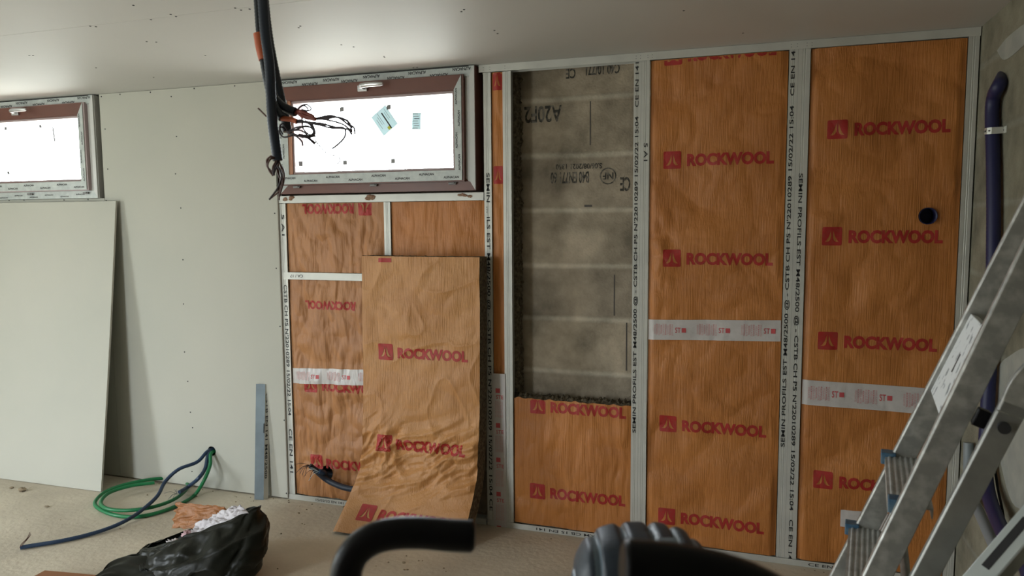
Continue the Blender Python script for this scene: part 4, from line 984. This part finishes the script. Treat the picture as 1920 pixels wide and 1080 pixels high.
# rounded end
q = P[0]; d = (P[0]-P[1]).normalized()
b.tube([q, q+d*.002, q+d*.004], [.0172, .016, .0125], 0, 24)
gr = b.build('grip', 'black', st)
b = MB(); b.tube(resample(P[58:], .01), .012, 0, 14); b.build('handlebar', 'black', st)
dr_ = .62
rp2 = [D(1176, 1063, dr_), D(1230, 1067, dr_), D(1290, 1075, dr_), D(1350, 1088, dr_), D(1410, 1110, dr_), D(1460, 1140, dr_), D(1490, 1190, dr_)]
e_ = rp2[-1]; rp2 += [e_+V((-.02, .04, -.10)), V((-.96, -2.90, .92)), V((-1.02, -2.88, .88))]
P = spline(rp2, 8); b = MB(); b.tube(resample(P[:50], .005), .0228, 0, 24)
q = P[0]; d = (P[0]-P[1]).normalized(); b.tube([q, q+d*.002, q+d*.004], [.0228, .022, .019], 0, 24)
b.build('grip', 'black', st)
b = MB(); b.tube(resample(P[44:], .01), .014, 0, 14); b.build('handlebar', 'black', st)
b = MB(); b.tube([(-1.03, -2.87, .02), (-1.03, -2.87, .95)], .025, 0, 20); b.build('post', 'black', st)
b = MB(); b.box(-1.33, -.73, -2.90, -2.84, 0.001, .05); b.box(-1.06, -1.0, -3.15, -2.45, 0.001, .05); b.build('base', 'black', st, bevel=.01)
# bracket that carries the dome
dc = D(1205, 1067, .98); bz = dc.z-.055
b = MB(); b.tube(spline([(-1.03, -2.87, .90), (-1.03, -2.80, .99), (dc.x, dc.y, bz-.012)], 6), .014, 0, 14); b.tube([(dc.x, dc.y, bz-.012), (dc.x, dc.y, bz-.001)], .05, 0, 24); b.build('bracket', 'black', st)
dm = empty('padded_dome', (dc.x, dc.y, bz), 'dark blue-grey padded dome with pale seams behind the right black grip', 'padded cover')
U_, V_ = CR.copy(), V((CF.x, CF.y, 0)).normalized(); U_.z = 0; U_.normalize()
ra, rb_, rh = .088, .070, .100
sx_ = [-.060, -.024, .012, .040, .064]
def dome(a, c):
    an = a*2*math.pi; ph = c*math.pi/2
    e1, e2 = .75, .62
    cs_ = lambda v, e: math.copysign(abs(v)**e, v)
    x = ra*cs_(math.cos(an), e1)*abs(math.cos(ph))**e2; y = rb_*cs_(math.sin(an), e1)*abs(math.cos(ph))**e2; z = rh*abs(math.sin(ph))**e2
    dx = min(abs(x-q_) for q_ in sx_)/.010; dz = abs(z-.046)/.009 if y < .03 else 9
    if z < .046: dx = max(dx, 1) if abs(x+.005) < .075 and z < .040 else dx
    g_ = min(1, dx, dz); k = 1+.075*(1-(1-g_)**2)
    return dc+V((0, 0, -.055))+U_*x*k+V_*y*k+Z*z*k, g_
b = MB(); NU, NV = 220, 90
vs = []; gs = []
for j in range(NV+1):
    for i in range(NU):
        p, g_ = dome(i/NU, j/NV); vs.append(p); gs.append(g_)
for j in range(NV):
    for i in range(NU):
        q = (j*NU+i, j*NU+(i+1) % NU, (j+1)*NU+(i+1) % NU, (j+1)*NU+i)
        b.f.append(list(q)); b.m.append(1 if sum(gs[k] for k in q)/4 < .42 else 0); b.sm.append(True)
b.v = [tuple(p) for p in vs]; b.add([vs[i] for i in range(NU)], [tuple(range(NU))[::-1]], 0)
b.build('shell', ['pad', 'padline'], dm)
# raised badge with small holes
b = MB(); pc = dc+V((0, 0, -.055))+U_*.026-V_*.040+Z*.104
b.obox(pc, U_*.0115, V_*.006, (Z*.55+V_*.8).normalized()*.010)
for k in (-1, 0, 1): b.tube([pc-CF*.004+CR*.005*k, pc-CF*.0078+CR*.005*k], .0014, 1, 8)
b.build('badge', ['padline', 'ink'], dm, bevel=.003)
